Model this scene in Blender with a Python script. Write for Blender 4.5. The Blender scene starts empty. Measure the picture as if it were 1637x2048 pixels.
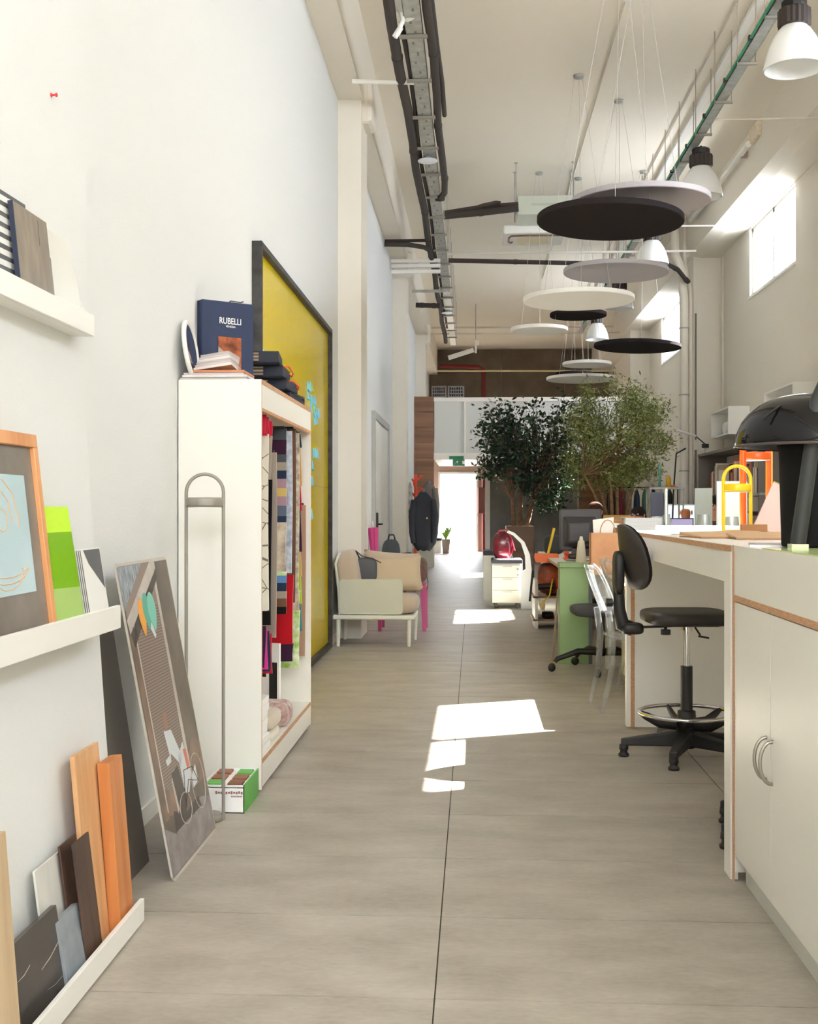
import bpy, bmesh, math, random
from mathutils import Vector, Matrix, Euler
scene = bpy.context.scene
COL = scene.collection
PI = math.pi
R = math.radians
rng = random.Random(7)

# ---------------------------------------------------------------- camera, world, sun, exposure
FPX, HY, EYE = 2350.0, 1018.0, 1.25
YAW = math.atan(129.5 / FPX)
cam_data = bpy.data.cameras.new('camera')
cam_data.sensor_fit = 'HORIZONTAL'
cam_data.sensor_width = 36.0
cam_data.lens = FPX / 1637 * 36.0
cam_data.shift_y = -(1024 - HY) / 1637
cam_data.clip_end = 200
cam = bpy.data.objects.new('camera', cam_data)
COL.objects.link(cam)
cam.location = (0, 0, EYE)
cam.rotation_euler = (PI / 2, 0, YAW)
scene.camera = cam

world = bpy.data.worlds.new('world')
scene.world = world
world.use_nodes = True
wbg = world.node_tree.nodes['Background']
wbg.inputs[0].default_value = (0.94, 0.975, 1.03, 1)
wbg.inputs[1].default_value = 6.5

sun_data = bpy.data.lights.new('sun', 'SUN')
sun_data.energy = 40
sun_data.angle = R(0.6)
sun_data.color = (1.0, 0.95, 0.86)
sun = bpy.data.objects.new('sun', sun_data)
COL.objects.link(sun)
SUN_DIR = Vector((-0.815, -0.37, -1.0))
sun.rotation_euler = SUN_DIR.to_track_quat('-Z', 'Y').to_euler()

vs = scene.view_settings
vs.view_transform = 'Standard'
vs.look = 'None'
vs.gamma = 1
vs.use_curve_mapping = False
vs.exposure = 1.68
scene.cycles.use_denoising = True
scene.cycles.max_bounces = 10
scene.cycles.diffuse_bounces = 6
scene.cycles.transparent_max_bounces = 24
scene.cycles.sample_clamp_indirect = 6
scene.cycles.caustics_reflective = False
scene.cycles.caustics_refractive = False

# ---------------------------------------------------------------- geometry helpers
_s, _c = math.sin(YAW), math.cos(YAW)
def _ray(px, py):
    u = (px - 818.5) / FPX
    return Vector((-_s + _c * u, _c + _s * u, (HY - py) / FPX))
def at(px, py, Y):
    a = _ray(px, py); t = Y / a.y
    return Vector((a.x * t, Y, EYE + a.z * t))
def fl(px, py, z=0.0):
    a = _ray(px, py); t = (z - EYE) / a.z
    return Vector((a.x * t, a.y * t, z))
def wx(px, py, X):
    a = _ray(px, py); t = X / a.x
    return Vector((X, a.y * t, EYE + a.z * t))

class MB:
    def __init__(self):
        self.v, self.f, self.mi, self.sm = [], [], [], []
        self.cur = 0
        self.M = Matrix.Identity(4)
    def mat(self, i): self.cur = i; return self
    def xf(self, loc=(0, 0, 0), rot=(0, 0, 0)):
        self.M = Matrix.Translation(Vector(loc)) @ Euler(rot).to_matrix().to_4x4(); return self
    def add(self, vs_, fs, smooth=False):
        n = len(self.v)
        self.v += [self.M @ Vector(p) for p in vs_]
        for f in fs:
            self.f.append([i + n for i in f]); self.mi.append(self.cur); self.sm.append(smooth)
        return self
    def box(self, x0, y0, z0, x1, y1, z1):
        return self.hexa([(x0, y0, z0), (x1, y0, z0), (x1, y1, z0), (x0, y1, z0), (x0, y0, z1), (x1, y0, z1), (x1, y1, z1), (x0, y1, z1)])
    def hexa(self, p):
        return self.add(p, [(0, 3, 2, 1), (4, 5, 6, 7), (0, 1, 5, 4), (1, 2, 6, 5), (2, 3, 7, 6), (3, 0, 4, 7)])
    def cbox(self, c, s):
        return self.box(c[0] - s[0] / 2, c[1] - s[1] / 2, c[2] - s[2] / 2, c[0] + s[0] / 2, c[1] + s[1] / 2, c[2] + s[2] / 2)
    def slab(self, o, u, v, w):
        o, u, v, w = Vector(o), Vector(u), Vector(v), Vector(w)
        p = [o, o + u, o + u + v, o + v]
        q = p + [a + w for a in p]
        if u.cross(v).dot(w) < 0: q = q[4:] + q[:4]
        return self.hexa(q)
    def bar(self, a, b, w, h, up=(0, 0, 1)):
        a, b = Vector(a), Vector(b); d = (b - a).normalized(); up = Vector(up)
        if abs(d.dot(up)) > .98: up = Vector((0, 1, 0))
        s = d.cross(up).normalized(); t = s.cross(d).normalized()
        return self.slab(a - s * w / 2 - t * h / 2, b - a, s * w, t * h)
    def quad(self, a, b, c, d): return self.add([a, b, c, d], [(0, 1, 2, 3)])
    def tube(self, pts, r, n=10, closed=False, caps=True, flat=1.0):
        pts = [Vector(p) for p in pts]; m = len(pts)
        rr = r if isinstance(r, (list, tuple)) else [r] * m
        t0 = (pts[1] - pts[0]).normalized()
        nrm = t0.orthogonal().normalized() if abs(t0.z) > .9 or True else None
        ref = Vector((0, 0, 1)) if abs(t0.z) < .9 else Vector((0, 1, 0))
        nrm = (ref - t0 * ref.dot(t0)).normalized()
        vs_, fs = [], []
        for i, p in enumerate(pts):
            if closed: t = (pts[(i + 1) % m] - pts[i - 1]).normalized()
            elif i == 0: t = t0
            elif i == m - 1: t = (pts[i] - pts[i - 1]).normalized()
            else: t = ((pts[i + 1] - p).normalized() + (p - pts[i - 1]).normalized()).normalized()
            nrm = (nrm - t * nrm.dot(t)).normalized(); b = t.cross(nrm)
            for k in range(n):
                a = 2 * PI * k / n
                vs_.append(p + (nrm * math.cos(a) + b * math.sin(a) * flat) * rr[i])
        for i in range(m if closed else m - 1):
            j = (i + 1) % m
            for k in range(n):
                l = (k + 1) % n
                fs.append((i * n + k, i * n + l, j * n + l, j * n + k))
        self.add(vs_, fs, True)
        if caps and not closed:
            self.add(vs_[:n], [tuple(range(n))[::-1]]); self.add(vs_[-n:], [tuple(range(n))])
        return self
    def cyl(self, a, b, r0, r1=None, n=16): return self.tube([a, b], [r0, r0 if r1 is None else r1], n)
    def lathe(self, prof, n=24, c=(0, 0, 0), smooth=True, sx=1, sy=1):
        vs_, fs = [], []
        for r, z in prof:
            for k in range(n):
                a = 2 * PI * k / n
                vs_.append((c[0] + r * sx * math.cos(a), c[1] + r * sy * math.sin(a), c[2] + z))
        for i in range(len(prof) - 1):
            for k in range(n):
                l = (k + 1) % n
                fs.append((i * n + k, i * n + l, (i + 1) * n + l, (i + 1) * n + k))
        self.add(vs_, fs, smooth)
        return self
    def disc(self, c, r, z, n=24, up=True):
        p = [(c[0] + r * math.cos(2 * PI * k / n), c[1] + r * math.sin(2 * PI * k / n), z) for k in range(n)]
        return self.add(p, [tuple(range(n)) if up else tuple(range(n))[::-1]])
    def ell(self, c, r, nu=16, nv=10, zmin=-1.0):
        vs_, fs = [], []
        for j in range(nv + 1):
            a = -PI / 2 + PI * j / nv
            a = max(a, math.asin(zmin)) if zmin > -1 else a
            for k in range(nu):
                b = 2 * PI * k / nu
                vs_.append((c[0] + r[0] * math.cos(a) * math.cos(b), c[1] + r[1] * math.cos(a) * math.sin(b), c[2] + r[2] * math.sin(a)))
        for j in range(nv):
            for k in range(nu):
                l = (k + 1) % nu
                fs.append((j * nu + k, j * nu + l, (j + 1) * nu + l, (j + 1) * nu + k))
        return self.add(vs_, fs, True)
    def prism(self, poly, o, u, v, w):
        o, u, v, w = Vector(o), Vector(u), Vector(v), Vector(w)
        a = [o + u * p[0] + v * p[1] for p in poly]; n = len(a)
        ar = sum(poly[i][0] * poly[(i + 1) % n][1] - poly[(i + 1) % n][0] * poly[i][1] for i in range(n))
        flip = (ar > 0) == (u.cross(v).dot(w) > 0)
        t, bt = list(range(n, 2 * n)), list(range(n))[::-1]
        fs = [t, bt] + [(i, (i + 1) % n, n + (i + 1) % n, n + i) for i in range(n)]
        if not flip: fs = [tuple(reversed(f)) for f in fs]
        return self.add(a + [p + w for p in a], fs)
    def poly(self, pts): return self.add(pts, [tuple(range(len(pts)))])
    def grid(self, fn, nu, nv, smooth=True):
        vs_ = [fn(i / nu, j / nv) for j in range(nv + 1) for i in range(nu + 1)]
        fs = [(j * (nu + 1) + i, j * (nu + 1) + i + 1, (j + 1) * (nu + 1) + i + 1, (j + 1) * (nu + 1) + i) for j in range(nv) for i in range(nu)]
        return self.add(vs_, fs, smooth)
    def cushion(self, c, s, p=4.0, nu=20, nv=12, rot=None, ev=.55):
        """soft superellipsoid cushion of full size s"""
        def sg(a, e): return math.copysign(abs(a) ** e, a)
        e = 2 / p
        Mx = rot or Matrix.Identity(3); c = Vector(c)
        vs_, fs = [], []
        for j in range(nv + 1):
            a = -PI / 2 + PI * j / nv
            for k in range(nu):
                b = 2 * PI * k / nu
                q = Vector((s[0] / 2 * sg(math.cos(a), ev) * sg(math.cos(b), e), s[1] / 2 * sg(math.cos(a), ev) * sg(math.sin(b), e), s[2] / 2 * sg(math.sin(a), ev)))
                vs_.append(c + Mx @ q)
        for j in range(nv):
            for k in range(nu):
                l = (k + 1) % nu
                fs.append((j * nu + k, j * nu + l, (j + 1) * nu + l, (j + 1) * nu + k))
        return self.add(vs_, fs, True)
    def pillow(self, c, w, h, t, rot=None, n=14):
        Mx = rot or Matrix.Identity(3); c = Vector(c)
        def fn(u, v, s):
            a, b = 2 * u - 1, 2 * v - 1
            th = t / 2 * (max(0, 1 - a ** 4) * max(0, 1 - b ** 4)) ** .45
            k = 1 - .07 * (1 - abs(a) ** 2) * (abs(b) ** 3) ; k2 = 1 - .07 * (1 - abs(b) ** 2) * (abs(a) ** 3)
            return c + Mx @ Vector((w / 2 * a * k2, s * th, h / 2 * b * k))
        for s in (-1, 1): self.grid(lambda u, v: fn(u, v, s), n, n)
        return self
    def build(self, name, mats, parent=None, bevel=0, world=False, sub=0, seg=2):
        if not isinstance(mats, (list, tuple)): mats = [mats]
        off = Vector((0, 0, 0))
        if parent is not None and world:
            q = parent
            while q is not None: off += q.location; q = q.parent
        me = bpy.data.meshes.new(name)
        me.from_pydata([tuple(p - off) for p in self.v], [], self.f)
        for m in mats: me.materials.append(m)
        me.polygons.foreach_set('material_index', self.mi)
        me.polygons.foreach_set('use_smooth', self.sm)
        if bevel:
            bm = bmesh.new(); bm.from_mesh(me)
            bmesh.ops.remove_doubles(bm, verts=bm.verts, dist=1e-5)
            es = [e for e in bm.edges if len(e.link_faces) == 2 and e.calc_face_angle(0) > .6]
            bmesh.ops.bevel(bm, geom=es, offset=bevel, segments=seg, affect='EDGES', profile=.5, clamp_overlap=True)
            bm.to_mesh(me); bm.free()
        me.update()
        o = bpy.data.objects.new(name, me); COL.objects.link(o)
        if parent is not None: o.parent = parent
        if sub:
            md = o.modifiers.new('sub', 'SUBSURF'); md.levels = sub; md.render_levels = sub
        return o

def tag(o, label, cat, group=None):
    o['label'] = label; o['category'] = cat
    if group: o['group'] = group
    return o
def thing(name, label, cat, loc=(0, 0, 0), rz=0, group=None):
    o = bpy.data.objects.new(name, None); COL.objects.link(o)
    o.empty_display_size = .1
    o.location = loc; o.rotation_euler = (0, 0, rz)
    return tag(o, label, cat, group)
def one(name, mb, mats, label, cat, group=None, bevel=0, sub=0):
    """a thing of one mesh, origin at its base centre"""
    xs = [p.x for p in mb.v]; ys = [p.y for p in mb.v]; zs = [p.z for p in mb.v]
    c = Vector(((min(xs) + max(xs)) / 2, (min(ys) + max(ys)) / 2, min(zs)))
    mb.v = [p - c for p in mb.v]
    o = mb.build(name, mats, bevel=bevel, sub=sub); o.location = c
    return tag(o, label, cat, group)
def struct(name, mb, mats, parent=None, bevel=0):
    o = mb.build(name, mats, parent, bevel)
    if parent is None: o['kind'] = 'structure'
    return o
def dup(root, loc, rz=None, label=None, scale=None):
    r = root.copy(); COL.objects.link(r); r.location = loc
    if rz is not None: r.rotation_euler = (0, 0, rz)
    if scale: r.scale = scale
    if label: r['label'] = label
    for ch in list(root.children):
        c = ch.copy(); COL.objects.link(c); c.parent = r
        for g in list(ch.children):
            d = g.copy(); COL.objects.link(d); d.parent = c
    return r
def text(name, body, size, mat, parent, loc, rot, sx=1.0, align='CENTER', space=1.0):
    cu = bpy.data.curves.new(name, 'FONT'); cu.body = body; cu.size = size; cu.align_x = align; cu.align_y = 'CENTER'
    cu.extrude = 0.0004; cu.space_character = space
    cu.offset = size * .012
    t_ = bpy.data.objects.new(name, cu)
    me = bpy.data.meshes.new_from_object(t_); bpy.data.objects.remove(t_)
    me.materials.clear(); me.materials.append(mat)
    o = bpy.data.objects.new(name, me); COL.objects.link(o)
    o.parent = parent; o.location = loc; o.rotation_euler = rot; o.scale = (sx, 1, 1)
    return o

# ---------------------------------------------------------------- materials
def lin(c):
    def g(x):
        x /= 255.0
        return x / 12.92 if x <= .04045 else ((x + .055) / 1.055) ** 2.4
    return (g(c[0]), g(c[1]), g(c[2]), 1)
MATS = {}
def mat(name, rgb, rough=.5, metal=0, spec=.5, var=0, vscale=8, bump=0, bscale=60, trans=0, emit=0, coat=0, stretch=None, c2=None, sheen=0, alpha=1):
    if name in MATS: return MATS[name]
    m = bpy.data.materials.new(name); m.use_nodes = True
    nt = m.node_tree; b = nt.nodes['Principled BSDF']
    b.inputs['Base Color'].default_value = lin(rgb)
    b.inputs['Roughness'].default_value = rough
    b.inputs['Metallic'].default_value = metal
    b.inputs['Specular IOR Level'].default_value = spec
    if trans: b.inputs['Transmission Weight'].default_value = trans
    if coat: b.inputs['Coat Weight'].default_value = coat
    if sheen: b.inputs['Sheen Weight'].default_value = sheen
    if alpha < 1: b.inputs['Alpha'].default_value = alpha
    if emit:
        b.inputs['Emission Color'].default_value = lin(rgb); b.inputs['Emission Strength'].default_value = emit
    if var or c2 or bump:
        tc = nt.nodes.new('ShaderNodeTexCoord'); mp = nt.nodes.new('ShaderNodeMapping')
        nt.links.new(tc.outputs['Object'], mp.inputs['Vector'])
        if stretch: mp.inputs['Scale'].default_value = stretch
    if var or c2:
        n = nt.nodes.new('ShaderNodeTexNoise'); n.inputs['Scale'].default_value = vscale; n.inputs['Detail'].default_value = 6
        nt.links.new(mp.outputs[0], n.inputs['Vector'])
        r = nt.nodes.new('ShaderNodeValToRGB')
        r.color_ramp.elements[0].position = .32; r.color_ramp.elements[1].position = .68
        a = c2 if c2 else tuple(max(0, x - var) for x in rgb)
        z = rgb if c2 else tuple(min(255, x + var) for x in rgb)
        r.color_ramp.elements[0].color = lin(a); r.color_ramp.elements[1].color = lin(z)
        nt.links.new(n.outputs['Fac'], r.inputs['Fac']); nt.links.new(r.outputs['Color'], b.inputs['Base Color'])
    if bump:
        n2 = nt.nodes.new('ShaderNodeTexNoise'); n2.inputs['Scale'].default_value = bscale; n2.inputs['Detail'].default_value = 4
        nt.links.new(mp.outputs[0], n2.inputs['Vector'])
        bp = nt.nodes.new('ShaderNodeBump'); bp.inputs['Strength'].default_value = bump; bp.inputs['Distance'].default_value = .01
        nt.links.new(n2.outputs['Fac'], bp.inputs['Height']); nt.links.new(bp.outputs[0], b.inputs['Normal'])
    MATS[name] = m
    return m
def wood(name, rgb, rgb2, axis=2, scale=14, rough=.5):
    st = [1.0, 1.0, 1.0]; st[axis] = .06
    return mat(name, rgb, rough, c2=rgb2, vscale=scale, stretch=tuple(st), bump=.05, bscale=40)
def clear(name, tint=(255, 255, 255), refl=.12, rough=.02, white=0.0):
    """thin clear sheet: lets light straight through, mirrors by Fresnel"""
    if name in MATS: return MATS[name]
    m = bpy.data.materials.new(name); m.use_nodes = True; nt = m.node_tree
    for n in list(nt.nodes):
        if n.type != 'OUTPUT_MATERIAL': nt.nodes.remove(n)
    out = [n for n in nt.nodes if n.type == 'OUTPUT_MATERIAL'][0]
    t = nt.nodes.new('ShaderNodeBsdfTransparent'); t.inputs[0].default_value = lin(tint)
    g = nt.nodes.new('ShaderNodeBsdfGlossy'); g.inputs['Roughness'].default_value = rough
    lw = nt.nodes.new('ShaderNodeLayerWeight'); lw.inputs[0].default_value = .5
    pw = nt.nodes.new('ShaderNodeMath'); pw.operation = 'POWER'; pw.inputs[1].default_value = 4
    nt.links.new(lw.outputs['Facing'], pw.inputs[0])
    fr = nt.nodes.new('ShaderNodeMath'); fr.operation = 'MULTIPLY_ADD'; fr.inputs[1].default_value = .7; fr.inputs[2].default_value = refl * .4
    nt.links.new(pw.outputs[0], fr.inputs[0])
    mx = nt.nodes.new('ShaderNodeMixShader')
    nt.links.new(fr.outputs[0], mx.inputs[0]); nt.links.new(t.outputs[0], mx.inputs[1]); nt.links.new(g.outputs[0], mx.inputs[2])
    last = mx
    if white:
        d = nt.nodes.new('ShaderNodeBsdfDiffuse'); d.inputs[0].default_value = (.9, .9, .9, 1)
        m2 = nt.nodes.new('ShaderNodeMixShader'); m2.inputs[0].default_value = white
        nt.links.new(mx.outputs[0], m2.inputs[1]); nt.links.new(d.outputs[0], m2.inputs[2]); last = m2
    nt.links.new(last.outputs[0], out.inputs[0])
    MATS[name] = m
    return m

M_wall = mat('wall_paint', (226, 228, 227), .75, spec=.2, bump=.12, bscale=90)
M_wallr = mat('wall_paint_warm', (232, 226, 214), .75, spec=.2, bump=.06, bscale=60)
M_ceil = mat('ceiling_paint', (240, 233, 219), .85, spec=.15)
M_lam = mat('white_laminate', (232, 230, 222), .38, spec=.4)
M_ply = mat('plywood_edge', (205, 160, 122), .55, c2=(176, 128, 92), vscale=30, stretch=(1, 1, 6))
M_white = mat('white_lacquer', (240, 239, 234), .4)
M_black = mat('black_plastic', (28, 27, 27), .45)
M_blackm = mat('black_metal', (36, 34, 33), .5, metal=.3)
M_chrome = mat('chrome', (215, 215, 215), .12, metal=1)
M_steel = mat('brushed_steel', (176, 172, 162), .35, metal=.9)
M_galv = mat('galvanised_steel', (170, 172, 166), .5, metal=.35, var=14, vscale=12)
M_foam = mat('pipe_foam', (62, 56, 52), .85, bump=.15, bscale=30)
M_paper = mat('paper_white', (244, 243, 240), .7)
M_kraft = mat('kraft_paper', (196, 148, 104), .7, var=8)
M_card = mat('cardboard', (176, 128, 86), .75, var=8)
# ================================================================= THE SETTING
XL, XR, ZC, Y0, YB = -1.31, 3.94, 5.95, -7.0, 34.6
PIL = (11.3, 18.9, 26.5)
# ---- floor: laid tiles 1.2 x 0.604 m, one object each where they can be told apart
def tile_mat():
    m = mat('porcelain_tile', (176, 166, 150), .33, spec=.45)
    nt = m.node_tree; b = nt.nodes['Principled BSDF']
    tc = nt.nodes.new('ShaderNodeNewGeometry'); mp = nt.nodes.new('ShaderNodeMapping')
    mp.inputs['Scale'].default_value = (1.0, 2.0, 1.0)
    nt.links.new(tc.outputs['Position'], mp.inputs[0])
    n1 = nt.nodes.new('ShaderNodeTexNoise'); n1.inputs['Scale'].default_value = 2.6; n1.inputs['Detail'].default_value = 9; n1.inputs['Roughness'].default_value = .62
    n2 = nt.nodes.new('ShaderNodeTexNoise'); n2.inputs['Scale'].default_value = 34; n2.inputs['Detail'].default_value = 3
    nt.links.new(mp.outputs[0], n1.inputs[0]); nt.links.new(mp.outputs[0], n2.inputs[0])
    oi = nt.nodes.new('ShaderNodeObjectInfo')
    ad = nt.nodes.new('ShaderNodeMath'); ad.operation = 'MULTIPLY_ADD'; ad.inputs[1].default_value = .30; ad.inputs[2].default_value = 0
    nt.links.new(n2.outputs['Fac'], ad.inputs[0])
    a2 = nt.nodes.new('ShaderNodeMath'); a2.operation = 'ADD'
    nt.links.new(ad.outputs[0], a2.inputs[0]); nt.links.new(n1.outputs['Fac'], a2.inputs[1])
    a3 = nt.nodes.new('ShaderNodeMath'); a3.operation = 'MULTIPLY_ADD'; a3.inputs[1].default_value = .08
    nt.links.new(oi.outputs['Random'], a3.inputs[0]); nt.links.new(a2.outputs[0], a3.inputs[2])
    r = nt.nodes.new('ShaderNodeValToRGB'); e = r.color_ramp.elements
    e[0].position = .46; e[0].color = lin((152, 144, 131)); e[1].position = .90; e[1].color = lin((184, 177, 165))
    nt.links.new(a3.outputs[0], r.inputs[0]); nt.links.new(r.outputs[0], b.inputs['Base Color'])
    rr = nt.nodes.new('ShaderNodeMapRange'); rr.inputs['To Min'].default_value = .40; rr.inputs['To Max'].default_value = .56
    nt.links.new(n1.outputs['Fac'], rr.inputs[0]); nt.links.new(rr.outputs[0], b.inputs['Roughness'])
    return m
M_tile = tile_mat()
M_grout = mat('grout', (84, 76, 66), .9)
f = MB(); f.box(-2.2, Y0, -.2, 4.3, 46, -.004)
floor = struct('floor', f, M_grout)
TS, TW = .604, 1.2
tm = None
for i in range(-1, 21):
    for j in range(-1, 4):
        x0, y0 = -.1 + j * TW, 2.393 + i * TS
        if tm is None:
            b = MB(); b.box(.002, .0028, -.01, TW - .002, TS - .0028, 0)
            o = b.build('tile', M_tile, floor); tm = o.data
        else:
            o = bpy.data.objects.new('tile', tm); COL.objects.link(o); o.parent = floor
        o.location = (x0, y0, 0)
yf = 2.393 + 21 * TS
b = MB(); b.box(-2.2, yf + .002, -.01, 4.3, 46, 0); b.box(-2.2, Y0, -.01, 4.3, 2.393 - TS - .002, 0)
b.box(-2.2, 2.393 - TS, -.01, -1.302, yf, 0); b.box(4.702 - 1.0 + 0.0, 2.393 - TS, -.01, 4.3, yf, -.001)
o = b.build('tile_run', M_tile, floor); o['kind'] = 'stuff'

# ---- left wall with pilasters and ledger beam
b = MB(); b.box(XL - .25, 3.6, 0, XL, YB, ZC)
wall_left = struct('wall_left', b, M_wall)
XN = -1.212
b = MB()       # nearer lining of the wall: plumb above, battered outward towards the floor
for (za, xa), (zb, xb) in zip([(0, XN + .105), (.55, XN + .062), (1.02, XN + .03), (1.52, XN)], [(.55, XN + .062), (1.02, XN + .03), (1.52, XN), (ZC, XN)]):
    b.hexa([(XL - .25, Y0, za), (xa, Y0, za), (xa, 3.62, za), (XL - .25, 3.62, za), (XL - .25, Y0, zb), (xb, Y0, zb), (xb, 3.62, zb), (XL - .25, 3.62, zb)])
b.build('wall_lining', M_wall, wall_left)
b = MB(); b.box(XL - .1, 3.62, 0, XL + .022, 4.48, ZC); b.build('pilaster', M_wall, wall_left)
for y in PIL:
    b = MB(); b.box(XL - .1, y, 0, XL + .225, y + .62, 5.2); b.build('pilaster', M_wallr, wall_left)
    b = MB(); b.box(XL + .0, y + .1, 5.02, XL + .33, y + .52, 5.44); b.build('corbel', M_wallr, wall_left, bevel=.05)
b = MB(); b.box(XL - .1, Y0, 5.2, XL + .245, YB, ZC); b.build('beam', M_wallr, wall_left)
b = MB(); b.box(XL, 4.49, 0, XL + .012, 11.3, .07); bb = struct('baseboard_left', b, M_white)

# ---- right wall with high windows
WIN = [(-.56, 1.84), (7.04, 9.44), (14.64, 17.04), (22.3, 24.92)]
ZS, ZT = 4.272, 5.25
b = MB()
T = .14
b.box(XR, Y0, 0, XR + T, YB, ZS); b.box(XR, Y0, ZT, XR + T, YB, ZC)
ys = [Y0] + [q for w in WIN for q in w] + [YB]
for a, c in zip(ys[0::2], ys[1::2]): b.box(XR, a, ZS, XR + T, c, ZT)
wall_right = struct('wall_right', b, M_wallr)
for y in (3.9, 11.4, 19.0, 26.6):
    b = MB(); b.box(XR - .43, y, 0, XR + .05, y + .55, ZC); b.build('pilaster', M_wallr, wall_right)
# longitudinal soffit beam standing off the wall, splayed underside towards the windows
b = MB(); b.prism([(3.44, 5.3), (3.62, 5.26), (XR + .1, 5.26), (XR + .1, ZC), (3.44, ZC)], (0, Y0, 0), (1, 0, 0), (0, 0, 1), (0, YB - Y0, 0))
b.build('beam', M_wallr, wall_right)
M_pane = clear('window_pane', (250, 252, 255), .1)
for i, (a, c) in enumerate(WIN):
    b = MB(); x = XR + .07
    for (p, q) in ((a, a + .06), (c - .06, c), ((a + c) / 2 - .035, (a + c) / 2 + .035)): b.box(x - .03, p, ZS, x + .03, q, ZT)
    b.box(x - .03, a, ZS, x + .03, c, ZS + .06); b.box(x - .03, a, ZT - .06, x + .03, c, ZT)
    w = struct('window_%d' % (i + 1), b, M_white)
    for (p, q) in ((a + .06, (a + c) / 2 - .035), ((a + c) / 2 + .035, c - .06)):
        g = MB(); g.box(x - .004, p, ZS + .06, x + .004, q, ZT - .06); g.build('pane', M_pane, w)
    g = MB(); g.box(XR - .02, a - .02, ZS - .03, XR + .07, c + .02, ZS); g.build('sill', M_white, w)

# ---- ceiling
b = MB(); b.box(XL - .25, Y0, ZC, XR + T, YB + .3, ZC + .25)
ceiling = struct('ceiling', b, M_ceil)

# ---- back wall and the gallery office built in front of it
M_bwall = mat('concrete_panel', (112, 99, 84), .85, var=10, vscale=2)
b = MB()
DX0, DX1, DZ = at(881, 1000, YB).x, at(953, 1000, YB).x, at(915, 948, YB).z
b.box(XL - .25, YB, 0, DX0, YB + .25, ZC); b.box(DX1, YB, 0, XR + T, YB + .25, ZC); b.box(DX0, YB, DZ, DX1, YB + .25, ZC)
wall_back = struct('wall_back', b, mat('back_wall_paint', (206, 178, 160), .8))
zt = at(915, 793, 25.8).z - .4
seams = [at(p, 700, YB).x for p in (860, 1003, 1130, 1245)]
for x0, x1 in zip([XL] + seams, seams + [XR]):
    b = MB(); b.box(x0 + .006, YB - .04, zt, x1 - .006, YB, ZC - .02); b.build('panel', M_bwall, wall_back)
# door to the bright yard
b = MB()
b.box(DX0 - .06, YB - .05, 0, DX0, YB + .05, DZ); b.box(DX1, YB - .05, 0, DX1 + .06, YB + .05, DZ); b.box(DX0 - .06, YB - .05, DZ, DX1 + .06, YB + .05, DZ + .06)
door1 = struct('door_1', b, M_white)
# upper gallery front
YG = 25.8
gx0, gx1 = at(868, 850, YG).x, XR
M_fascia = mat('gallery_white', (238, 232, 224), .5)
z1, z2, z3, z4 = at(900, 795, YG).z, at(900, 803, YG).z, at(900, 906, YG).z, at(900, 919, YG).z
b = MB(); b.box(gx0, YG, z2, gx1, YG + .12, z1); b.box(gx0, YG, z4, gx1, YG + 4.0, z3)
wall_g = struct('wall_gallery', b, M_fascia)
pn = 7
for k in range(pn):
    xa, xb = gx0 + (gx1 - gx0) * k / pn, gx0 + (gx1 - gx0) * (k + 1) / pn
    b = MB(); b.box(xa + .01, YG + .03, z3, xb - .01, YG + .06, z2); b.build('panel', mat('frosted_panel', (205, 206, 200), .35), wall_g)
    b = MB(); b.box(xb - .02, YG - .005, z3, xb + .02, YG + .03, z2); b.build('post', M_fascia, wall_g)
# timber-clad end of the gallery: horizontal boards
M_wal = wood('oak_cladding', (150, 108, 78), (112, 78, 54), 0, 9)
wx0, wx1 = XL, gx0
zb0, zb1 = 0, at(840, 793, YG).z
nb = 11
b = MB(); b.box(wx0, YG + .03, 0, wx1, YG + .1, zb1); wall_t = struct('wall_timber', b, M_wal)
for k in range(nb):
    b = MB(); za, zb = zb0 + (zb1 - zb0) * k / nb, zb0 + (zb1 - zb0) * (k + 1) / nb
    b.box(wx0, YG, za + .004, wx1, YG + .03, zb - .004); b.build('board', M_wal, wall_t)
# concrete and timber partitions behind the desks
M_conc = mat('bare_concrete', (134, 132, 126), .7, c2=(98, 97, 94), vscale=1.6)
cx0, cx1 = at(981, 1000, 27.5).x, at(1156, 1000, 27.5).x
zc1 = at(1060, 944, 27.5).z
b = MB(); b.box(cx0, 27.5, 0, cx1, 27.62, zc1); wall_c = struct('wall_concrete', b, M_conc)
for k in range(2):
    b = MB(); xa = cx0 + (cx1 - cx0) * k / 2; xb = cx0 + (cx1 - cx0) * (k + 1) / 2
    b.box(xa + .01, 27.47, .05, xb - .01, 27.5, zc1 - .02); b.build('panel', M_conc, wall_c)
b = MB(); b.box(cx0 - .12, 27.47, 0, cx0 - .01, 27.6, zc1); b.build('jamb', M_fascia, wall_c)
M_tw = wood('walnut_partition', (150, 104, 64), (116, 76, 44), 0, 8)
b = MB(); b.box(cx1 + .02, 27.54, 0, XR, 27.62, zc1); wall_w = struct('wall_walnut', b, M_tw)
for k in range(8):
    b = MB(); za, zb = zc1 * k / 8, zc1 * (k + 1) / 8
    b.box(cx1 + .02, 27.48, za + .004, XR, 27.54, zb - .004); b.build('board', M_tw, wall_w)

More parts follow.
